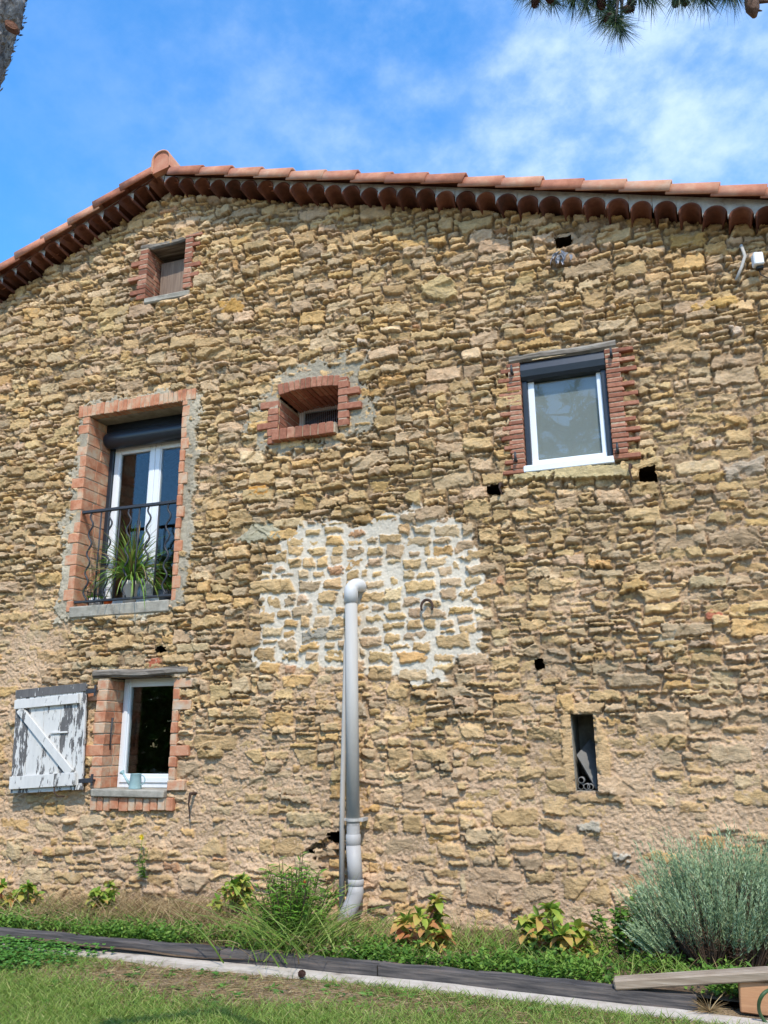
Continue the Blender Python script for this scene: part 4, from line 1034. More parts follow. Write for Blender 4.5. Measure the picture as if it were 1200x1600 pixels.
for t in np.linspace(-.62, .62, 22): aa = math.pi / 2 - t * math.pi * 1.08; rr_ = .054; pts.append((c.x + rr_ * math.cos(aa), -.032, c.z + rr_ * 1.18 * math.sin(aa)))
m.tube(pts, [.009 + .005 * math.sin(math.pi * i / 21) for i in range(22)], 8); tag(m.build('horseshoe', M_RUST, None, True), 'rusty horseshoe hung on the white pointed masonry', 'horseshoe')
sb = empty('sensor_box', P(1184, 405, -.07), 'small white plastic sensor box high up near the eaves', 'sensor')
c = P(1184, 405, -.09); m = MB(); m.box((c.x, -.075, c.z), (.085, .085, .12), Quaternion((0, 0, 1), .18), .01); bm_obj(m, 'case', M_WHITEBOX, sb)
m = MB(); m.box((c.x + .01, -.06, c.z - .075), (.06, .05, .03), None, .006); bm_obj(m, 'socket', M_CABLE, sb)
m = MB(); m.tube([(c.x, -.06, c.z - .085), (c.x + .01, -.06, c.z - .14), (c.x + .07, -.055, c.z - .19), (c.x + .16, -.045, c.z - .20), (c.x + .35, -.04, c.z - .17)], .0045, 6); bm_obj(m, 'cable', M_CABLE, sb, True)
a, b_, c = P(1156, 384, -.03), P(1164, 400, -.05), P(1150, 438, -.05); m = MB()
m.tube([(a.x, .04, a.z - .01), (a.x + .012, -.03, a.z), (b_.x, -.05, b_.z), ((b_.x + c.x) / 2 + .008, -.055, (b_.z + c.z) / 2), (c.x, -.05, c.z)], .0145, 10)
tag(m.build('conduit_stub', M_PIPE, None, True), 'short bent grey conduit sticking out beside the white sensor box', 'conduit')
c = P(876, 402, -.03); m = MB()
for i in range(26):
    bx, bz = c.x + random.gauss(0, .03), c.z + random.gauss(.02, .02)
    m.leaf((bx, -.02 - random.random() * .03, bz), (random.gauss(0, .6), -.4, -random.random() - .2), random.uniform(.05, .12), random.uniform(.02, .045), droop=.8, rnd=random.random(), fold=.5)
tag(m.build('crumpled_sheet', M_PLASTICBAG), 'crumpled grey plastic hanging from the square hole under the eaves', 'plastic scrap')
a = P(1038 - 0, 700); 
for px, py, L_, lab in ((300, 1240, .22, 'rusty iron hook in the wall right of the low window'), (985, 728, .13, 'rusty iron pin under the right corner of the screened window'), (783, 757, .10, 'rusty iron pin beside the dark hole under the screened window')):
    c = P(px, py, -.03); m = MB(); m.tube([(c.x, .03, c.z), (c.x, -.06, c.z), (c.x - .01, -.065, c.z - L_ * .4), (c.x + .005, -.05, c.z - L_)], [.018, .016, .009, .006], 7, noise=.1)
    tag(m.build('wall_hook', M_RUST), lab, 'hook')

# in the slit: a leaning grey panel and the ends of pipes
o = OPEN['slit']
a, b_ = P(897, 1180, .15), P(932, 1236, .1); m = MB()
vs = [(o[0] + .01, .14, 1.29), (o[1] - .022, .10, 1.02), (o[1] - .006, .30, 1.05), (o[1] - .02, .36, 1.36), (o[0] + .11, .34, 1.42)]
vs2 = [(x - .008, y + .012, z - .004) for x, y, z in vs]; m.add(vs + vs2, [(0, 1, 2, 3, 4), (9, 8, 7, 6, 5)] + [(i, (i + 1) % 5, 5 + (i + 1) % 5, 5 + i) for i in range(5)])
tag(m.build('leaning_panel', M_GREYPANEL), 'grey sheet leaning inside the narrow slit opening', 'panel')
for (px, py), lab in (((908, 1219), 'topmost pipe end inside the slit opening'), ((917, 1229), 'middle pipe end behind the others in the slit opening'), ((923, 1233), 'lowest right pipe end in the slit, under the grey sheet'), ((903, 1229), 'lowest left pipe end in the slit opening')):
    c = P(px, py, .1); m = MB(); yy = .08 + random.random() * .04
    m.lathe([(.021, 0), (.026, 0), (.026, .4), (.021, .4), (.021, 0)], (min(max(c.x, o[0] + .028), o[1] - .03), yy, max(c.z, o[2] + .027)), 18, Matrix(((1, 0, 0), (0, 0, 1), (0, -1, 0))))
    tag(m.build('pipe_offcut', M_GREYPANEL, None, True), lab, 'pipe', 'pipes stored in the slit')

# ------------------------------------------------------------------ things on the french window sill and low sill
zs = OPEN['french'][2]
c = P(202, 940, .2); fp = empty('potted_plant', (c.x, .2, zs), 'bushy strap-leaved plant in a white pot behind the railing', 'potted plant')
PC = np.array((c.x, .2, zs))
m = MB(); m.lathe([(.001, 0), (.062, 0), (.085, .22), (.094, .225), (.096, .27), (.086, .27), (.08, .24), (.001, .24)], PC, 28); bm_obj(m, 'pot', M_POT, fp, True)
m = MB(); m2 = MB()
for i in range(230):
    a_ = random.random() * 6.283; el = random.uniform(.3, 1.5); L_ = random.uniform(.4, .76)
    d_ = (math.cos(a_) * math.cos(el), math.sin(a_) * math.cos(el) * .7 - .1, math.sin(el))
    bs = PC + np.array((random.gauss(0, .02), random.gauss(0, .02), .27 + random.random() * .06))
    (m if i % 5 else m2).leaf(bs, d_, L_, random.uniform(.014, .024), droop=random.uniform(1.1, 2.3), seg=9, fold=.3, shape='strap', rnd=random.random())
bm_obj(m, 'leaves', M_SPIDER, fp, True); bm_obj(m2, 'dry_leaves', M_DRYLEAF, fp, True)
c = P(149, 938, .14); p2 = empty('wire_basket_pot', (c.x, .14, zs), 'small white pot in a wire holder at the left of the sill', 'potted plant')
m = MB(); m.lathe([(.001, 0), (.06, 0), (.075, .10), (.068, .10), (.001, .08)], (c.x, .14, zs), 24); bm_obj(m, 'pot', M_POT, p2, True)
m = MB()
for zz, rr_ in ((.06, .08), (.13, .09), (.18, .095)): m.tube([(c.x + rr_ * math.cos(t), .14 + rr_ * math.sin(t), zs + zz) for t in np.linspace(0, 6.283, 20)], .003, 5)
for t in np.linspace(0, 6.283, 13)[:-1]: m.tube([(c.x + .065 * math.cos(t), .14 + .065 * math.sin(t), zs + .005), (c.x + .095 * math.cos(t), .14 + .095 * math.sin(t), zs + .18)], .0025, 5)
bm_obj(m, 'wire_holder', M_IRON, p2)
m = MB()
for i in range(60):
    a_ = random.random() * 6.283; m.leaf((c.x + random.gauss(0, .03), .14 + random.gauss(0, .03), zs + .09), (math.cos(a_), math.sin(a_), random.uniform(.3, 1.4)), random.uniform(.05, .12), .02, droop=.6, rnd=random.random())
bm_obj(m, 'leaves', M_LEAF, p2)
c = P(151, 900, .24); m = MB(); m.lathe([(.001, 0), (.02, 0), (.02, .20), (.03, .205), (.03, .26), (.024, .262), (.001, .262)], (c.x, .24, zs + .05), 18); m.lathe([(.001, 0), (.045, 0), (.045, .01), (.02, .05)], (c.x, .24, zs), 18); tag(m.build('steel_torch', M_STEEL, None, True), 'slim steel solar lamp standing behind the small wire pot', 'lamp')
c = P(168, 941, .07); m = MB(); m.lathe([(.001, 0), (.036, 0), (.048, .05), (.052, .05), (.052, .066), (.046, .066), (.042, .04), (.001, .03)], (c.x, .075, zs), 22); tag(m.build('orange_pot', M_TERRA, None, True), 'tiny orange pot on the sill behind the bottom rail', 'pot')
c = P(205, 932, .32); 
p3 = empty('plant_pot', (P(258, 930, .25).x, .25, zs), 'shaded dark pot at the right of the tall window sill', 'potted plant')
m = MB(); cc_ = (P(258, 930, .25).x, .25, zs); m.lathe([(.001, 0), (.055, 0), (.075, .15), (.068, .15), (.001, .13)], cc_, 20); bm_obj(m, 'pot', M_DARK, p3, True)
m = MB()
for i in range(40): a_ = random.random() * 6.283; m.leaf((cc_[0], .25, zs + .14), (math.cos(a_), math.sin(a_) * .6, random.uniform(.6, 2)), random.uniform(.15, .3), .018, droop=1.6, seg=6, rnd=random.random() * .5, shape='strap')
bm_obj(m, 'leaves', M_SPIDER, p3)
zs2 = OPEN['low'][2]; c = P(211, 1232, .04); wc = empty('watering_can', (c.x, .04, zs2), 'small pale green watering can on the low window sill', 'watering can')
W0 = np.array((c.x, .04, zs2))
m = MB(); m.lathe([(.001, 0), (.062, 0), (.064, .008), (.052, .14), (.057, .145), (.05, .146), (.048, .12), (.001, .1)], W0, 26); bm_obj(m, 'body', M_CAN, wc, True)
m = MB(); m.tube([W0 + (-.05, -.01, .035), W0 + (-.09, -.025, .09), W0 + (-.125, -.035, .145)], [.016, .011, .009], 12); m.lathe([(.009, 0), (.027, .03), (.027, .034), (.001, .036)], W0 + (-.122, -.034, .14), 16, Matrix.Rotation(-.75, 3, 'Y')); bm_obj(m, 'spout', M_CAN, wc, True)
m = MB(); m.tube([W0 + (.055 - .012 + .062 * math.sin(t), 0.005, .085 - .05 * math.cos(t)) for t in np.linspace(.25, 2.95, 14)], .006, 8); bm_obj(m, 'handle', M_CAN, wc, True)

# ------------------------------------------------------------------ plants
def gz(x, y): return -.09 + .135 * min(1, max(0, -y / 1.6)) + .005
def rosette(m, c, r, n=10, lift=.5, lw=.55, br=0.0):
    for k in range(n):
        a_ = k * 2.4 + random.random() * .5; t = k / n; el = 1.15 - 1.1 * t + random.gauss(0, .12)
        L_ = r * random.uniform(.75, 1.1) * (.6 + .5 * t)
        rv = min(1, max(0, random.gauss(.28 + .45 * t * br, .16)))
        m.leaf(np.array(c) + np.array((0, 0, random.uniform(-.03, .02))), (math.cos(a_) * math.cos(el), math.sin(a_) * math.cos(el), math.sin(el)), L_, L_ * lw, droop=.7 + .6 * t, seg=5, fold=.22, rnd=rv)
def hydrangea(base, heads, y, label, r=.13, br=.8, group='hydrangeas along the foot of the wall'):
    b = P(*base, y); b.z = gz(b.x, y)
    e = empty('hydrangea', b, label, 'shrub', group)
    m, ms = MB(), MB()
    heads = heads + [(px + random.gauss(0, 9), py + random.gauss(8, 8)) for px, py in heads]
    for px, py in heads:
        yy = y + random.gauss(0, .09); c = P(px, py, yy); rosette(m, c, r * random.uniform(.85, 1.2), random.randint(11, 15), br=br)
        rosette(m, (c.x + random.gauss(0, .04), c.y + .02, c.z - .07), r * .95, 8, br=br * 1.8); rosette(m, (c.x + random.gauss(0, .05), c.y + .03, c.z - .14), r * .8, 6, br=br * 2)
        s0 = np.array(b) + np.array((random.gauss(0, .04), random.gauss(0, .03), 0)); c_ = np.array(c)
        ms.tube([s0, s0 * .4 + c_ * .6 + np.array((random.gauss(0, .03), 0, -.03)), c_], [.008, .006, .004], 6)
    bm_obj(m, 'leaves', M_HYD, e, True); bm_obj(ms, 'stems', M_TWIG, e)
hydrangea((655, 1492), [(632, 1440), (655, 1432), (684, 1408), (680, 1440), (656, 1480), (624, 1500), (612, 1478), (640, 1462), (696, 1460), (668, 1456), (690, 1478)], -1.2, 'browning hydrangea just right of the drainpipe foot', .118, .9)
hydrangea((862, 1490), [(818, 1440), (858, 1420), (902, 1452), (868, 1456), (835, 1476), (862, 1480), (902, 1485), (872, 1500), (848, 1455)], -1.15, 'yellow-green hydrangea standing alone between pipe and lavender', .122, .55)
hydrangea((365, 1432), [(362, 1383), (382, 1378), (372, 1402), (350, 1392), (388, 1396)], -.6, 'small yellow hydrangea left of the tall weedy clump', .10, .5)
hydrangea((152, 1440), [(146, 1412), (172, 1382), (150, 1396), (158, 1425), (136, 1425)], -.75, 'two-tier green hydrangea below the low window', .105, .3)
hydrangea((46, 1424), [(44, 1385), (36, 1400), (56, 1405)], -.65, 'small green hydrangea under the peeling shutter', .12, .3)
hydrangea((5, 1424), [(2, 1384), (-6, 1402), (14, 1410)], -.65, 'yellowing hydrangea cut by the left edge of the picture', .12, 1.0)

# lavender
LC = P(1118, 1498, -1.15); LC.z = gz(LC.x, -1.15)
lav = empty('lavender_bush', LC, 'big grey-green lavender bush in front of the wall at the right', 'shrub')
m, mt_, mb = MB(), MB(), MB()
LCL = [(-.42, .02, .56, .17), (-.2, .12, .72, .17), (.02, -.05, .78, .18), (.22, .12, .66, .16), (.38, -.02, .80, .18), (.62, .08, .74, .2), (-.1, -.22, .52, .16), (.28, -.24, .56, .17), (.55, -.2, .6, .17), (-.55, -.1, .36, .12)]
for i in range(1500):
    cx_, cy_, hh_, sp_ = LCL[i % len(LCL)]
    a_ = random.random() * 6.283; rr_ = math.sqrt(random.random())
    dirv = np.array((cx_ * .62 + math.cos(a_) * rr_ * sp_ * 1.5, cy_ * .6 + math.sin(a_) * rr_ * sp_ * 1.3, hh_)); dirv += rng.normal(0, .055, 3); dirv /= np.linalg.norm(dirv)
    L_ = hh_ * random.uniform(.66, .95); b0 = np.array(LC) + np.array((cx_ * .42 + math.cos(a_) * rr_ * .07, cy_ * .4 + math.sin(a_) * rr_ * .06, .02))
    bend = np.array((0, 0, .35 * rr_))
    def at_(t): return b0 + dirv * L_ * t + bend * L_ * t * t * .5
    if i % 2 == 0: mt_.tube([at_(0), at_(.35), at_(.7)], [.005, .004, .002], 4, cap=False)
    rn = min(1, max(0, random.gauss(.5, .22)))
    tip = random.uniform(.34, .5)
    for k in range(26):
        t = tip + (1 - tip) * k / 25; an = k * 2.4
        sd_ = np.array((math.cos(an), math.sin(an), .0)); dl = sd_ * .55 + dirv * 1.0 + np.array((0, 0, .2))
        m.blade(at_(t), dl, random.uniform(.026, .042) * (1.1 - .4 * t), .0075, .15, 2, rn)
    if i % 3 == 0 and rr_ > .3:
        for k in range(10):
            t = .2 + .35 * random.random(); an = random.random() * 6.283; mb.blade(at_(t), (math.cos(an), math.sin(an), .5), random.uniform(.03, .06), .005, .3, 2, random.random())
bm_obj(m, 'foliage', M_LAV, lav); bm_obj(mt_, 'stems', M_TWIG, lav); bm_obj(mb, 'dry_twigs', M_TWIG, lav)

# soft euphorbia-like plant at its left, tall weed clump by the pipe
def bushy(name, base, y, label, cat, stems, h, spread, leafL, leafW, mt, density=14, lean=(0, 0), strap=False):
    b = P(*base, y); b.z = gz(b.x, y); e = empty(name, b, label, cat)
    m, ms = MB(), MB()
    for i in range(stems):
        a_ = random.random() * 6.283; rr_ = math.sqrt(random.random()) * spread; hh = h * random.uniform(.55, 1.05) * (1 - .3 * rr_ / (spread + 1e-6))
        s0 = np.array(b) + np.array((math.cos(a_) * rr_ * .35, math.sin(a_) * rr_ * .3, 0)); s1 = np.array(b) + np.array((math.cos(a_) * rr_ + lean[0], math.sin(a_) * rr_ * .7 + lean[1], hh))
        ms.tube([s0, s0 * .5 + s1 * .5 + np.array((0, 0, .03)), s1], [.004, .003, .002], 4, cap=False)
        rn = min(1, max(0, random.gauss(.5, .2)))
        for k in range(density):
            t = .2 + .8 * (k + random.random()) / density; an = random.random() * 6.283
            p_ = s0 * (1 - t) + s1 * t + np.array((0, 0, .03 * 4 * t * (1 - t) * .5))
            m.leaf(p_, (math.cos(an), math.sin(an), random.uniform(.1, 1.0)), leafL * random.uniform(.6, 1.2), leafW * random.uniform(.7, 1.2), droop=random.uniform(.2, 1.0), seg=3, rnd=min(1, max(0, rn + random.gauss(0, .15))), shape='strap' if strap else 'oval')
    bm_obj(m, 'leaves', mt, e); bm_obj(ms, 'stems', M_TWIG, e)
    return e, b
bushy('spurge_plant', (968, 1492), -1.15, 'loose lime-green leafy plant left of the lavender', 'plant', 24, .42, .22, .05, .024, M_COVER, 20)
bushy('spurge_plant', (990, 1440), -.75, 'upright green plant half hidden behind the lavender', 'plant', 12, .42, .10, .06, .03, M_LEAF, 16)
e, b = bushy('weed_clump', (458, 1500), -1.62, 'tall tangled green weed clump left of the drainpipe foot', 'weeds', 90, .64, .34, .08, .017, M_LEAF, 22, strap=True)
m = MB()
for i in range(300):
    a_ = random.random() * 6.283; s0 = np.array(b) + np.array((random.gauss(0, .17), random.gauss(-.1, .13), 0)); m.blade(s0, (math.cos(a_) * .6, math.sin(a_) * .5, 1), random.uniform(.25, .75), .009, random.uniform(.8, 2.0), 6, random.uniform(.0, .75))
bm_obj(m, 'grass_blades', M_GRASS, e)
m = MB()
for i in range(60):
    a_ = random.random() * 6.283; s0 = np.array(b) + np.array((random.gauss(.1, .18), random.gauss(-.15, .1), 0)); m.blade(s0, (math.cos(a_) * .8, math.sin(a_) * .6, 1), random.uniform(.3, .6), .007, random.uniform(1.4, 2.4), 6, random.random())
bm_obj(m, 'dry_blades', M_STRAW, e)
c = P(466, 1385, -1.6)
for dx_, dz_ in ((0, 0), (.05, .02), (-.1, -.05)):
    m = MB(); m.lathe([(.001, 0), (.012, .008), (.011, .02), (.001, .026)], (c.x + dx_, -1.6, c.z + dz_), 10); bm_obj(m, 'red_bud', M_RED, e, True)
# weed growing out of the wall
b = P(226, 1372, -.03); fw_ = empty('flowering_weed', b, 'thin weed with one yellow flower growing out of the wall', 'weed')
m, ms, my = MB(), MB(), MB(); tip = P(222, 1308, -.09)
for dx_, t1 in ((0, tip), (.05, P(232, 1325, -.08)), (-.03, P(216, 1338, -.07)), (.02, P(224, 1345, -.1))):
    s0 = np.array(b); s1 = np.array(t1); ms.tube([s0, s0 * .5 + s1 * .5 + np.array((0, -.04, 0)), s1], [.004, .003, .002], 5)
    for k in range(15):
        t = random.random(); an = random.random() * 6.283; p_ = s0 * (1 - t) + s1 * t + np.array((0, -.04 * 4 * t * (1 - t) * .5, 0)); m.leaf(p_, (math.cos(an), -abs(math.sin(an)), .4), random.uniform(.03, .075), .016, droop=.6, rnd=random.random())
for k in range(11): an = k * 6.283 / 11; my.leaf(np.array(tip), (math.cos(an), -.35, math.sin(an)), .032, .013, nrm=np.array((0, -1.0, .2)), seg=3, fold=.05)
bm_obj(m, 'leaves', M_LEAF, fw_); bm_obj(ms, 'stem', M_LEAF, fw_); bm_obj(my, 'flower', M_YELLOW, fw_)

# stuff: ground cover, dry grass, lawn, clover
def scatter(n, xr, yr, accept=None):
    k = 0
    while k < n:
        x, y = random.uniform(*xr), random.uniform(*yr)
        if accept is None or random.random() < accept(x, y): k += 1; yield x, y
pn = lambda x, y, s=1.0: .5 + .25 * math.sin(x * 1.9 * s + 1.3 * math.sin(y * 2.3 * s)) + .25 * math.sin(y * 3.1 * s + x * 1.1 * s + 2 * math.sin(x * .8 * s))
m = MB()
for x, y in scatter(4600, (-8.5, 2.5), (-1.9, -.4), lambda x, y: max(0, min(1, (-y - 1.0) * 1.5)) * (1.0 if (x < -3.0 or x > -2.2) else .4) * max(0, min(1, 2.6 * (pn(x, y, 2.3) - .25)))):
    y2 = max(y, edge_y(x) + .09); z = gz(x, y2); h_ = random.uniform(.02, .10)
    r0 = random.random()
    for k in range(6):
        a_ = random.random() * 6.283; m.leaf((x + random.gauss(0, .02), y2 + random.gauss(0, .015), z + h_ * random.random()), (math.cos(a_), math.sin(a_), random.uniform(.1, .9)), random.uniform(.02, .045), random.uniform(.014, .026), seg=2, rnd=min(1, max(0, r0 + random.gauss(0, .15))))
tag(m.build('ground_cover', M_COVER), 'bright green low weeds covering the bed behind the sleepers', 'ground cover', None, 'stuff')
m = MB()
for x, y in scatter(9500, (-8.5, 2.0), (-1.6, -.05), lambda x, y: (1.0 if -5.4 < x < -3.0 else .3) * (1 if y > -1.0 else .4)):
    a_ = random.random() * 6.283; m.blade((x, y, gz(x, y)), (math.cos(a_) * .6, math.sin(a_) * .6, 1), random.uniform(.07, .38) * (1 if -5.4 < x < -2.7 else .5), .006, random.uniform(.6, 2.2), 4, random.random())
tag(m.build('dry_grass', M_STRAW), 'dry brown grass along the foot of the wall', 'dry grass', None, 'stuff')
m = MB()
for x, y in scatter(7500, (-7.0, 1.6), (-1.75, -.2), lambda x, y: .3 + .7 * pn(x, y, 2)):
    a_ = random.random() * 6.283; m.blade((x, y, gz(x, y)), (math.cos(a_) * .5, math.sin(a_) * .5, 1), random.uniform(.05, .2), .006, random.uniform(.5, 1.6), 4, random.random() * .8)
tag(m.build('wild_grass', M_GRASS), 'green wild grass between the plants of the bed', 'grass', None, 'stuff')
def lawn_d(x, y):
    d = pn(x, y, 1.3)
    bare = math.exp(-((x + 3.0) / 1.2) ** 2 - ((y + 2.35) / .3) ** 2) + .6 * math.exp(-((x + 1.3) / .9) ** 2 - ((y + 2.4) / .2) ** 2)
    return max(.02, min(1, .25 + .9 * d - .75 * bare + .6 * max(0, -2.6 - y)))
m = MB()
for x, y in scatter(85000, (-4.6, 1.0), (-3.75, -2.12), lambda x, y: lawn_d(x, y)):
    if y > edge_y(x) - .19: continue
    a_ = random.random() * 6.283; m.blade((x, y, .004), (math.cos(a_) * .6, math.sin(a_) * .6, 1), random.uniform(.03, .085), random.uniform(.0035, .006), random.uniform(.3, 1.4), 3, min(1, max(0, random.gauss(.45, .25))))
tag(m.build('grass', M_GRASS), 'short patchy lawn grass in front of the edging', 'grass', None, 'stuff')
m = MB()
for x, y in scatter(15000, (-4.6, 1.0), (-3.7, -2.14), lambda x, y: 1.15 - lawn_d(x, y)):
    if y > edge_y(x) - .17: continue
    a_ = random.random() * 6.283; m.blade((x, y, .010 + random.random() * .012), (math.cos(a_), math.sin(a_), random.uniform(-.05, .25)), random.uniform(.02, .07), random.uniform(.002, .005), .2, 2, random.random())
tag(m.build('dry_litter', M_STRAW), 'dry clippings and straw lying over the bare parts of the lawn', 'litter', None, 'stuff')
m = MB()
for x, y in scatter(520, (-5.5, 1.2), (-3.8, -2.16), lambda x, y: .25 + .5 * pn(y, x, 2)):
    if y > edge_y(x) - .2: continue
    n_ = random.randint(4, 8); L_ = random.uniform(.025, .07); r0 = random.random()
    for k in range(n_): a_ = k * 6.283 / n_ + random.random(); m.leaf((x, y, .008), (math.cos(a_), math.sin(a_), random.uniform(.1, .6)), L_, L_ * .35, seg=3, droop=.4, rnd=r0)
tag(m.build('lawn_weeds', M_CLOVER), 'flat leafy weeds dotted over the bare lawn', 'weeds', None, 'stuff')
cl0 = G(60, 1515, .0)
m = MB()
for x, y in scatter(9500, (-9.0, -3.6), (-3.0, -1.92), lambda x, y: max(0, min(1, 1.3 - max(0, (x + 4.55) / .55) - max(0, (-y - 2.35) / .35) + .5 * (pn(x, y, 3) - .5)))):
    if y > edge_y(x) - .09: continue
    h_ = random.uniform(.02, .075); r0 = min(1, max(0, random.gauss(.5, .25)))
    for k in range(3): a_ = k * 2.094 + random.random() * .6; m.leaf((x, y, h_), (math.cos(a_), math.sin(a_), .25), random.uniform(.016, .026), random.uniform(.016, .024), seg=2, fold=.1, rnd=r0)
tag(m.build('clover', M_CLOVER), 'dense dark green clover patch over the left end of the edging', 'clover', None, 'stuff')
# pine cone on the strip, dried root by the sleeper end
def cone(m, c, axis, L_, r):
    q = Vector((0, 0, 1)).rotation_difference(Vector(axis)).to_matrix()
    m.lathe([(.001, 0), (r * .6, L_ * .06), (r, L_ * .3), (r * .85, L_ * .6), (r * .4, L_ * .9), (.001, L_)], c, 14, q)
    for k in range(60):
        t = k / 60; a_ = k * 2.4; rr_ = r * (math.sin(math.pi * (.12 + .8 * t)) ** .7); d_ = q @ Vector((math.cos(a_), math.sin(a_), .5)); p_ = Vector(c) + q @ Vector((rr_ * .85 * math.cos(a_), rr_ * .85 * math.sin(a_), t * L_ * .92))
        m.leaf(p_, d_, r * .5, r * .6, nrm=np.array(q @ Vector((0, 0, 1))), seg=2, fold=.1, rnd=random.random())
c = G(468, 1527, .025); m = MB(); cone(m, (c.x, c.y, .042), (.8, -.5, .25), .05, .019)
tag(m.build('pine_cone', M_CONE), 'brown pine cone lying on the pale concrete strip', 'pine cone')
c = P(1108, 1572, -2.1); m = MB()
for i in range(50): a_ = random.random() * 6.283; m.blade((c.x, -2.12, .03), (math.cos(a_), math.sin(a_) * .5 - .2, random.uniform(.3, 1.4)), random.uniform(.06, .17), .006, random.uniform(.4, 1.8), 4, random.random())
tag(m.build('dried_tuft', M_STRAW), 'dried straw tuft at the broken end of the sleeper', 'dry plant')

# ------------------------------------------------------------------ pine leaning in from the left, bough over the view
YT = -6.1; KT = (YT + 7.2743) / 4.0743
tp = [Vector((-2.9, -8.9, -.1)), Vector((-2.75, -8.7, 1.2)), Vector((-2.5, -8.0, 2.1)), P(-300, 420, YT - .4), P(-118, 200, YT - .06), P(-50, 74, YT), P(-18, 8, YT), P(-16, -60, YT), P(-70, -200, YT), P(-60, -330, YT)]
tp[0].z = -.1
pine = empty('pine_tree', (tp[0].x, tp[0].y, 0), 'scaly pine whose trunk, needles and cones enter the top corners', 'tree')
# smooth the axis
ax = np.array([list(p) for p in tp]); tt = np.linspace(0, len(ax) - 1, 90)
ax = np.stack([np.interp(tt, range(len(ax)), ax[:, k]) for k in range(3)], 1)
for _ in range(4): ax[1:-1] = (ax[:-2] + 2 * ax[1:-1] + ax[2:]) / 4
# trunk with plated bark relief
m = MB(); seg = 72; rad = np.interp(np.linspace(0, 1, 90), [0, .1, .35, .6, 1], [.24, .19, .13, 0.275 * KT, .07]); vs = []
nb_ = rng.normal(0, 1, (90, seg)); nb_ = (nb_ + np.roll(nb_, 1, 1) + np.roll(nb_, 1, 0)) / 1.7
for i in range(90):
    t = ax[min(i + 1, 89)] - ax[max(i - 1, 0)]; t /= np.linalg.norm(t); x_ = np.cross(t, (0, 1, 0)); x_ /= np.linalg.norm(x_); y_ = np.cross(t, x_)
    for k in range(seg):
        a_ = 6.283 * k / seg; r = rad[i] * (1 + .035 * nb_[i, k] + .03 * math.sin(k * .7 + i * .5))
        vs.append(ax[i] + (x_ * math.cos(a_) + y_ * math.sin(a_)) * r)
m.add(vs, [(i * seg + k, i * seg + (k + 1) % seg, (i + 1) * seg + (k + 1) % seg, (i + 1) * seg + k) for i in range(89) for k in range(seg)]); bm_obj(m, 'trunk', M_BARK, pine, True)
m = MB()
vv = np.array(vs).reshape(90, seg, 3)
for k in range(2200):                                   # loose bark flakes
    i = random.randint(46, 84); j = random.randint(0, seg - 1); p_ = vv[i, j]; n_ = p_ - ax[i]; n_ /= np.linalg.norm(n_); t_ = ax[min(89, i + 1)] - ax[i - 1]
    m.leaf(p_ - n_ * .003 + rng.normal(0, .004, 3), t_ + n_ * np.linalg.norm(t_) * .45 + rng.normal(0, .3, 3) * np.linalg.norm(t_), random.uniform(.007, .016), random.uniform(.005, .011), nrm=n_, seg=2, fold=.05, rnd=random.random())
bm_obj(m, 'bark_flakes', M_BARK, pine)
m = MB(); c = P(12, 34, YT - .063); qv = Vector((0, 0, 1)).rotation_difference(Vector((.55, -.85, .0))).to_matrix(); m.lathe([(.001, .012), (.022, .016), (.03, .01), (.036, .016), (.044, -.03)], (c.x, c.y + .012, c.z), 18, qv @ Matrix(((.43, 0, 0), (0, .25, 0), (0, 0, .28)))); bm_obj(m, 'branch_scar', M_SCAR, pine, True)
YB = -5.85; KB = (YB + 7.2743) / 3.9743
bough = [P(-60, -330, YT), P(250, -330, YB), P(560, -230, YB), P(800, -120, YB), P(980, -75, YB), P(1120, -80, YB), P(1290, -110, YB)]
m = MB(); m.tube(bough, [.036, .027, .02, .015, .011, .008, .005], 12, noise=.05)
heads = [((838, -14), (-.25, -1)), ((866, -8), (.35, -1)), ((822, -30), (-.6, -1)), ((897, -14), (-.3, -1)), ((916, -6), (.1, -1)), ((936, -2), (.25, -1)), ((950, -20), (.5, -1)), ((962, 22), (-.05, -1)), ((970, 34), (.15, -1)), ((948, 12), (-.8, -.8)), ((1002, -20), (.1, -1)), ((1020, -18), (.4, -1)), ((1062, -22), (-.2, -1)), ((1088, -20), (.1, -1)), ((1104, -16), (.4, -1)), ((1138, -24), (0, -1)), ((1150, -22), (.4, -1)), ((990, -30), (-.2, -1)), ((880, -30), (0, -1))]
mn = MB()
fwd = np.array(BASIS[2]); rt_ = np.array(BASIS[0]); up_ = np.array(BASIS[1])
def tuft(mn, c, d, n=75, L0=.064, spread=.42, wd=.0013):
    for k in range(n):
        dv = d + rng.normal(0, spread, 3); dv /= np.linalg.norm(dv)
        mn.blade(c - d * random.random() * .8 * L0, dv, L0 * random.uniform(.65, 1.1), wd, .25, 2, random.random())
for (px, py), (dx_, dy_) in heads:
    yy = YB + random.gauss(0, .05); c = np.array(P(px, py + 13, yy)); d = np.array((dx_ * .8, random.gauss(0, .25), dy_)); d /= np.linalg.norm(d)
    tuft(mn, c, d, 210)
    near = min((np.array(b) for b in bough), key=lambda b: np.linalg.norm(b - c)); m.tube([near, near * .35 + c * .65 + np.array((0, 0, .02)), c], [.006, .004, .002], 6)
for i in range(44):                                     # rest of the crown, above the picture
    bp = np.array(bough[random.randint(1, 6)]); off = rng.normal(0, .13, 3) * np.array((1.2, 1.0, .4)) + np.array((0, -.08, .14))
    m.tube([bp, bp + off], [.004, .0015], 5)
    for t in (.5, .75, 1.0): tuft(mn, bp + off * t, off / np.linalg.norm(off) * .8 + np.array((0, 0, .3)), 60)
bm_obj(m, 'bough', M_BARK, pine, True); bm_obj(mn, 'needles', M_NEEDLE, pine)
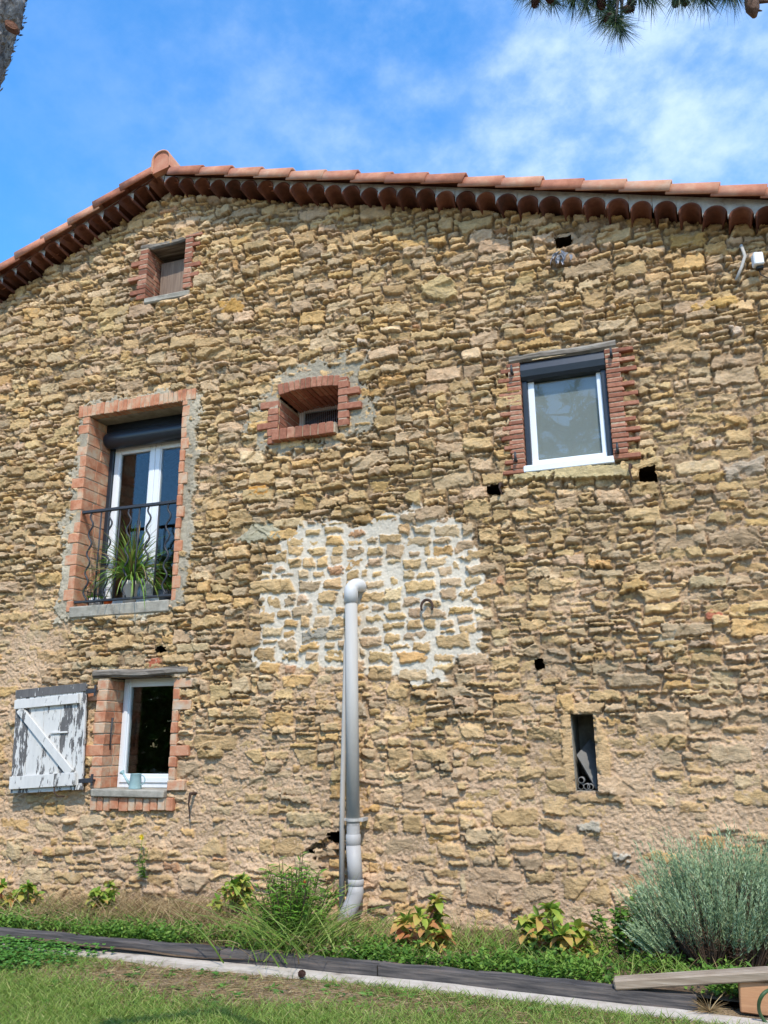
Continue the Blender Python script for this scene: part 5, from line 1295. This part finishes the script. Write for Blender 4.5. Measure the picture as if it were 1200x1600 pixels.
for (px, py), d in (((838, 2), (-.2, 0, -1)), ((855, -3), (.3, 0, -1)), ((938, 5), (.1, 0, -1)), ((957, 26), (-.6, 0, -1)), ((972, 21), (.8, 0, -.4)), ((986, 2), (0, 0, -1)), ((1059, 0), (-.3, 0, -1)), ((1066, 0), (.2, 0, -1))):
    m = MB(); c = P(px, py - 7, YB - .02); cone(m, c, d, .026, .0078); bm_obj(m, 'cone', M_CONE, pine)
m = MB(); m.tube([P(1205, -110, YB), P(1182, -40, YB), P(1174, 0, YB), P(1176, 14, YB), P(1179, 26, YB)], [.018, .0148, .0128, .012, .0046], 14, noise=.06); m.tube([P(1178, 3, YB), P(1200, 2, YB), P(1260, 0, YB)], [.0046, .0032, .0022], 8); m.tube([P(1182, 16, YB), P(1191, 17, YB)], [.0036, .001], 6)
m.tube([P(1205, -110, YB), P(1290, -110, YB)], .011, 8)
M_STUB = mat('bare branch', [(0, srgb(70, 52, 44)), (1, srgb(140, 112, 94))], .9, 25, .8, .7)
bm_obj(m, 'dead_branch', M_STUB, pine, True)

# ------------------------------------------------------------------ a pine behind the viewpoint: what the window panes mirror
bt = Vector((-2.2, -15, 0)); pt2 = empty('pine_tree', bt, 'spreading pine mirrored in the upper panes, standing across the garden', 'tree')
m = MB(); m.tube([bt, bt + Vector((.2, 0, 4)), bt + Vector((0, .3, 9.5))], [.28, .22, .08], 14, noise=.06); mn = MB()
for i in range(420):
    a_ = random.random() * 6.283; h_ = random.uniform(4.5, 11); rr_ = math.sqrt(random.random()) * (3.4 - .22 * abs(h_ - 7.5) ** 1.4)
    if rr_ < .2 or rr_ != rr_: continue
    c = np.array(bt) + np.array((math.cos(a_) * rr_, math.sin(a_) * rr_, h_))
    tuft(mn, c, np.array((math.cos(a_), math.sin(a_), .4)), 40, .42, .7, .035)
    if i % 3 == 0: m.tube([np.array(bt) + np.array((0, 0, h_ - .6)), c], [.04, .01], 5)
bm_obj(m, 'trunk', M_BARK, pt2, True); bm_obj(mn, 'crown', M_NEEDLE, pt2)

m = MB()  # unseen bank of leaves, added so the lower panes mirror something dark
for i in range(20000):
    x, z = random.uniform(-22, 12), random.random() ** .8 * 4.2
    hgt = 3.4 + .8 * math.sin(x * .9) + .4 * math.sin(x * 2.3)
    if z > hgt: continue
    y = -19 - random.random() * 1.4 - .5 * math.sin(x * 1.7)
    m.leaf((x, y, z), (random.gauss(0, 1), random.gauss(.5, 1), random.gauss(.2, 1)), random.uniform(.35, .6), random.uniform(.25, .45), seg=2, rnd=random.random() * .5)
tag(m.build('added_hedge', M_LEAF), 'unseen foliage added behind the viewpoint to darken the lower pane reflections', 'added_hedge', None)
